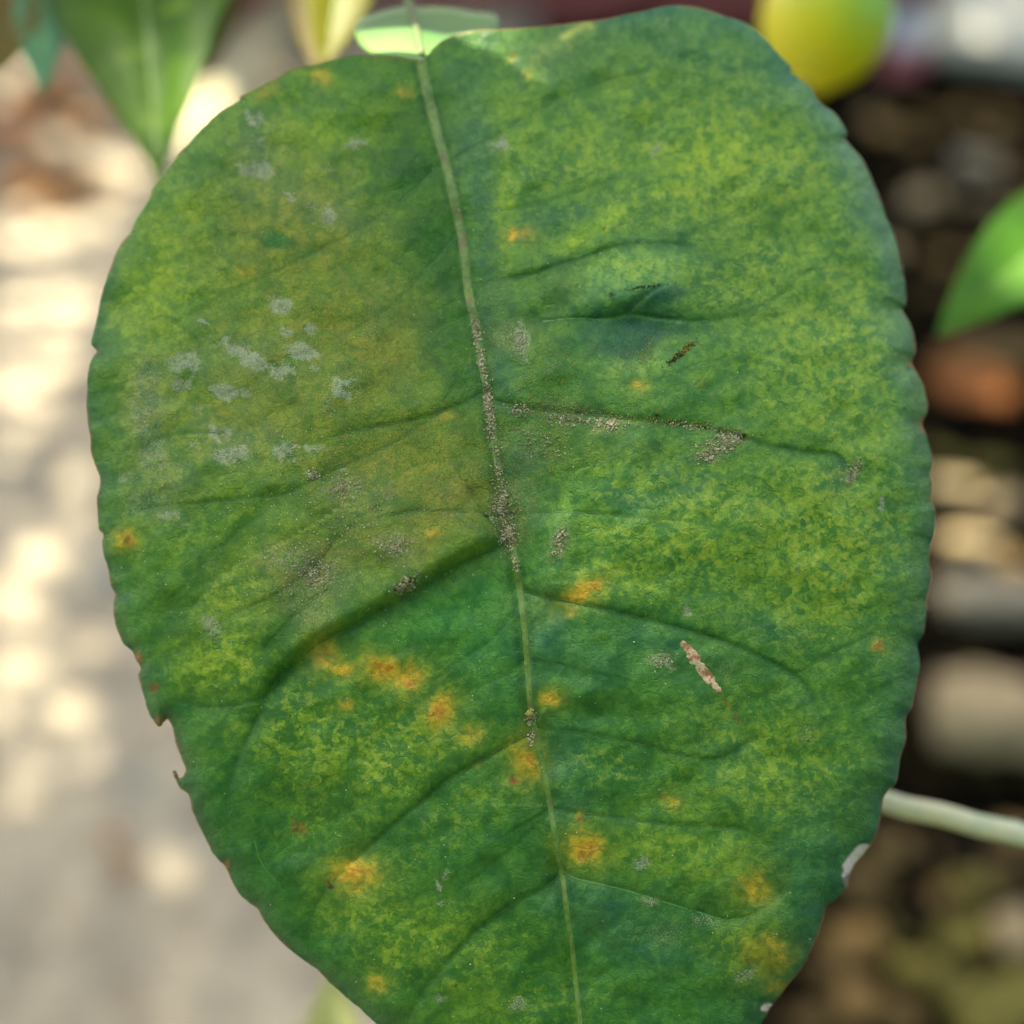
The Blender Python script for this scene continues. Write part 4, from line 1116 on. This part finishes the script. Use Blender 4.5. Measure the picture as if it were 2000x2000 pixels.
# small round gall sitting on the midrib
import bmesh
bm = bmesh.new(); bmesh.ops.create_icosphere(bm, subdivisions=3, radius=6.5 * 6.2e-5)
for v in bm.verts: v.co *= 1 + .25 * mnoise.noise(v.co * 6000)
gm = bpy.data.meshes.new('gall'); bm.to_mesh(gm); bm.free(); gm.materials.append(mgo)
go = bpy.data.objects.new('gall', gm); col.objects.link(go); go.location = tuple(P(1034, 1394, depth_at(1034, 1394) - .0004))
child(go, root)
tag(root, 'broad mottled green leaf with orange spots, grey lichen patches and a nibbled edge', 'leaf')

# ==================================================================
# FOLIAGE OVERHEAD (out of frame) - it dapples the sunlight; a bank added behind blocks skylight
# ==================================================================
def sun_to_px(p):
    """where the sun ray through a point lands on the ground, in photo px"""
    p = np.asarray(p, float); g = p - S * (p[2] / S[2])
    a, b, _ = to_px(g)
    return a, b
GAPS = [(116,449,42,20),(28,468,40,14),(150,592,44,18),(40,590,40,12),(116,715,40,16),(28,757,46,20),(150,930,30,16),(79,1087,46,22),(33,1165,50,18),(41,1215,60,14),(30,1305,44,28),(137,1390,30,26),(174,1477,24,16),(62,1498,34,16),(54,1569,32,28),(0,1407,20,20),
        (35,140,22,14),(165,250,16,10),(205,310,36,14),(115,275,14,8),(135,150,12,8),(400,235,50,30),(350,290,40,24),(470,5,14,6),(1055,18,10,8),(1850,1000,80,36),(1965,1005,50,26),(1870,905,66,20),(1850,1140,16,10),(1845,860,18,10),(1500,1995,24,24),(1990,940,20,10),(1950,740,20,8),
        (120,640,40,8),(210,520,16,10),(90,520,30,8),(200,430,30,12),(230,370,30,10),(60,400,26,10),(20,660,30,10),(100,790,30,8),(20,900,20,8),(150,840,14,6),(20,1010,16,8),(150,1130,14,8),(180,1260,16,10),(100,1310,14,8),(80,330,14,8),(30,250,12,8),(10,190,12,8),(250,330,24,10),(560,0,14,6),(100,1440,10,8),(85,1912,8,8),(300,1790,8,6),(60,840,36,10),(150,1010,26,8)]
GAPS3 = [(P(740, 80, .1635), 13), (P(640, 60, .218), 12), (P(330, 120, .218), 4.0)]
NL = 1.0
def leaves(n, lx, lw, ubox, keep, kmin, kmax, seed):
    r = np.random.default_rng(seed)
    u = r.uniform(ubox[0], ubox[1], n); v = r.uniform(ubox[2], ubox[3], n)
    ok = keep(u, v); u = u[ok]; v = v[ok]; n = len(u)
    k = r.uniform(kmin, kmax, n) / S[2]
    c = np.stack([u, v, np.zeros(n)], 1) + S * k[:, None]
    nrm = np.array([0, 0, 1.0]) + r.normal(0, .35, (n, 3)); nrm /= np.linalg.norm(nrm, axis=1)[:, None]
    d = r.normal(size=(n, 3)); d -= nrm * (d * nrm).sum(1)[:, None]; d /= np.linalg.norm(d, axis=1)[:, None]
    e = np.cross(nrm, d)
    sc = r.uniform(.7, 1.25, (n, 1))
    prof = [(-1, 0, 0), (-.45, .85, .12), (.35, .8, .12), (1, 0, -.1), (.35, -.8, .12), (-.45, -.85, .12)]
    V = np.stack([c + sc * (d * (a * lx / 2) + e * (b * lw / 2) + nrm * (z_ * lw)) for a, b, z_ in prof], 1)
    f = np.arange(n)[:, None] * 6
    F = np.concatenate([np.hstack([f, f + 1, f + 2, f + 3]), np.hstack([f, f + 3, f + 4, f + 5])])
    return V.reshape(-1, 3), F
g3 = []
for p, r_ in GAPS3:
    g = p - S * (p[2] / S[2]); g3.append((g[0], g[1], r_ * .001))
def gap_test(u, v, margin_px, margin_m):
    P_ = np.stack([u, v, np.zeros_like(u)], 1)
    a, b, d = to_px(P_)
    hit = np.zeros(len(u), bool)
    for (x, y, rx, ry) in GAPS:
        hit |= (((a - x) / (rx + margin_px)) ** 2 + ((b - y) / (ry + margin_px * .75)) ** 2 < 1) & (d > .1)
    for (x, y, r_) in g3:
        hit |= (u - x) ** 2 + (v - y) ** 2 < (r_ + margin_m) ** 2
    return hit
box = (-1.5, 1.4, -.7, 2.9)
area = (box[1] - box[0]) * (box[3] - box[2])
VA, FA = leaves(int(area * 4.4 / (.062 * .030 * .62)), .062, .030, box, lambda u, v: ~gap_test(u, v, 60, .034), 1.7, 2.5, 1)
VB, FB = leaves(int(area * 4.8 / (.017 * .010 * .62)), .017, .010, box, lambda u, v: gap_test(u, v, 95, .050) & ~gap_test(u, v, 8, .007), 1.7, 2.3, 2)
def blocker_bank(n, seed):  # unseen leaves behind the camera, added to shape the light
    r = np.random.default_rng(seed)
    c = np.stack([r.uniform(-2.2, 2.2, n), r.uniform(-1.5, -.9, n), r.uniform(.0, 2.4, n)], 1)
    nrm = r.normal(size=(n, 3)) + np.array([0, .8, .4]); nrm /= np.linalg.norm(nrm, axis=1)[:, None]
    d = r.normal(size=(n, 3)); d -= nrm * (d * nrm).sum(1)[:, None]; d /= np.linalg.norm(d, axis=1)[:, None]
    e = np.cross(nrm, d)
    V = np.stack([c + d * (a * .04) + e * (b * .02) + nrm * (z_ * .03) for a, b, z_ in [(-1, 0, 0), (-.45, .85, .12), (.35, .8, .12), (1, 0, -.1), (.35, -.8, .12), (-.45, -.85, .12)]], 1)
    f = np.arange(n)[:, None] * 6
    return V.reshape(-1, 3), np.concatenate([np.hstack([f, f + 1, f + 2, f + 3]), np.hstack([f, f + 3, f + 4, f + 5])])
VC, FC = blocker_bank(14000, 9)
mcan = leaf_mat('canopy_leaf', (50, 92, 28), (72, 112, 36), (92, 130, 44), .25, .45, .4, (110, 150, 30))
o = mesh('foliage_and_blocker', np.vstack([VA, VB, VC]), np.vstack([FA, FB + len(VA), FC + len(VA) + len(VB)]), mcan)
tag(o, 'green citrus foliage overhead that dapples the sunlight, with an added unseen leaf bank behind', 'foliage', kind='stuff')
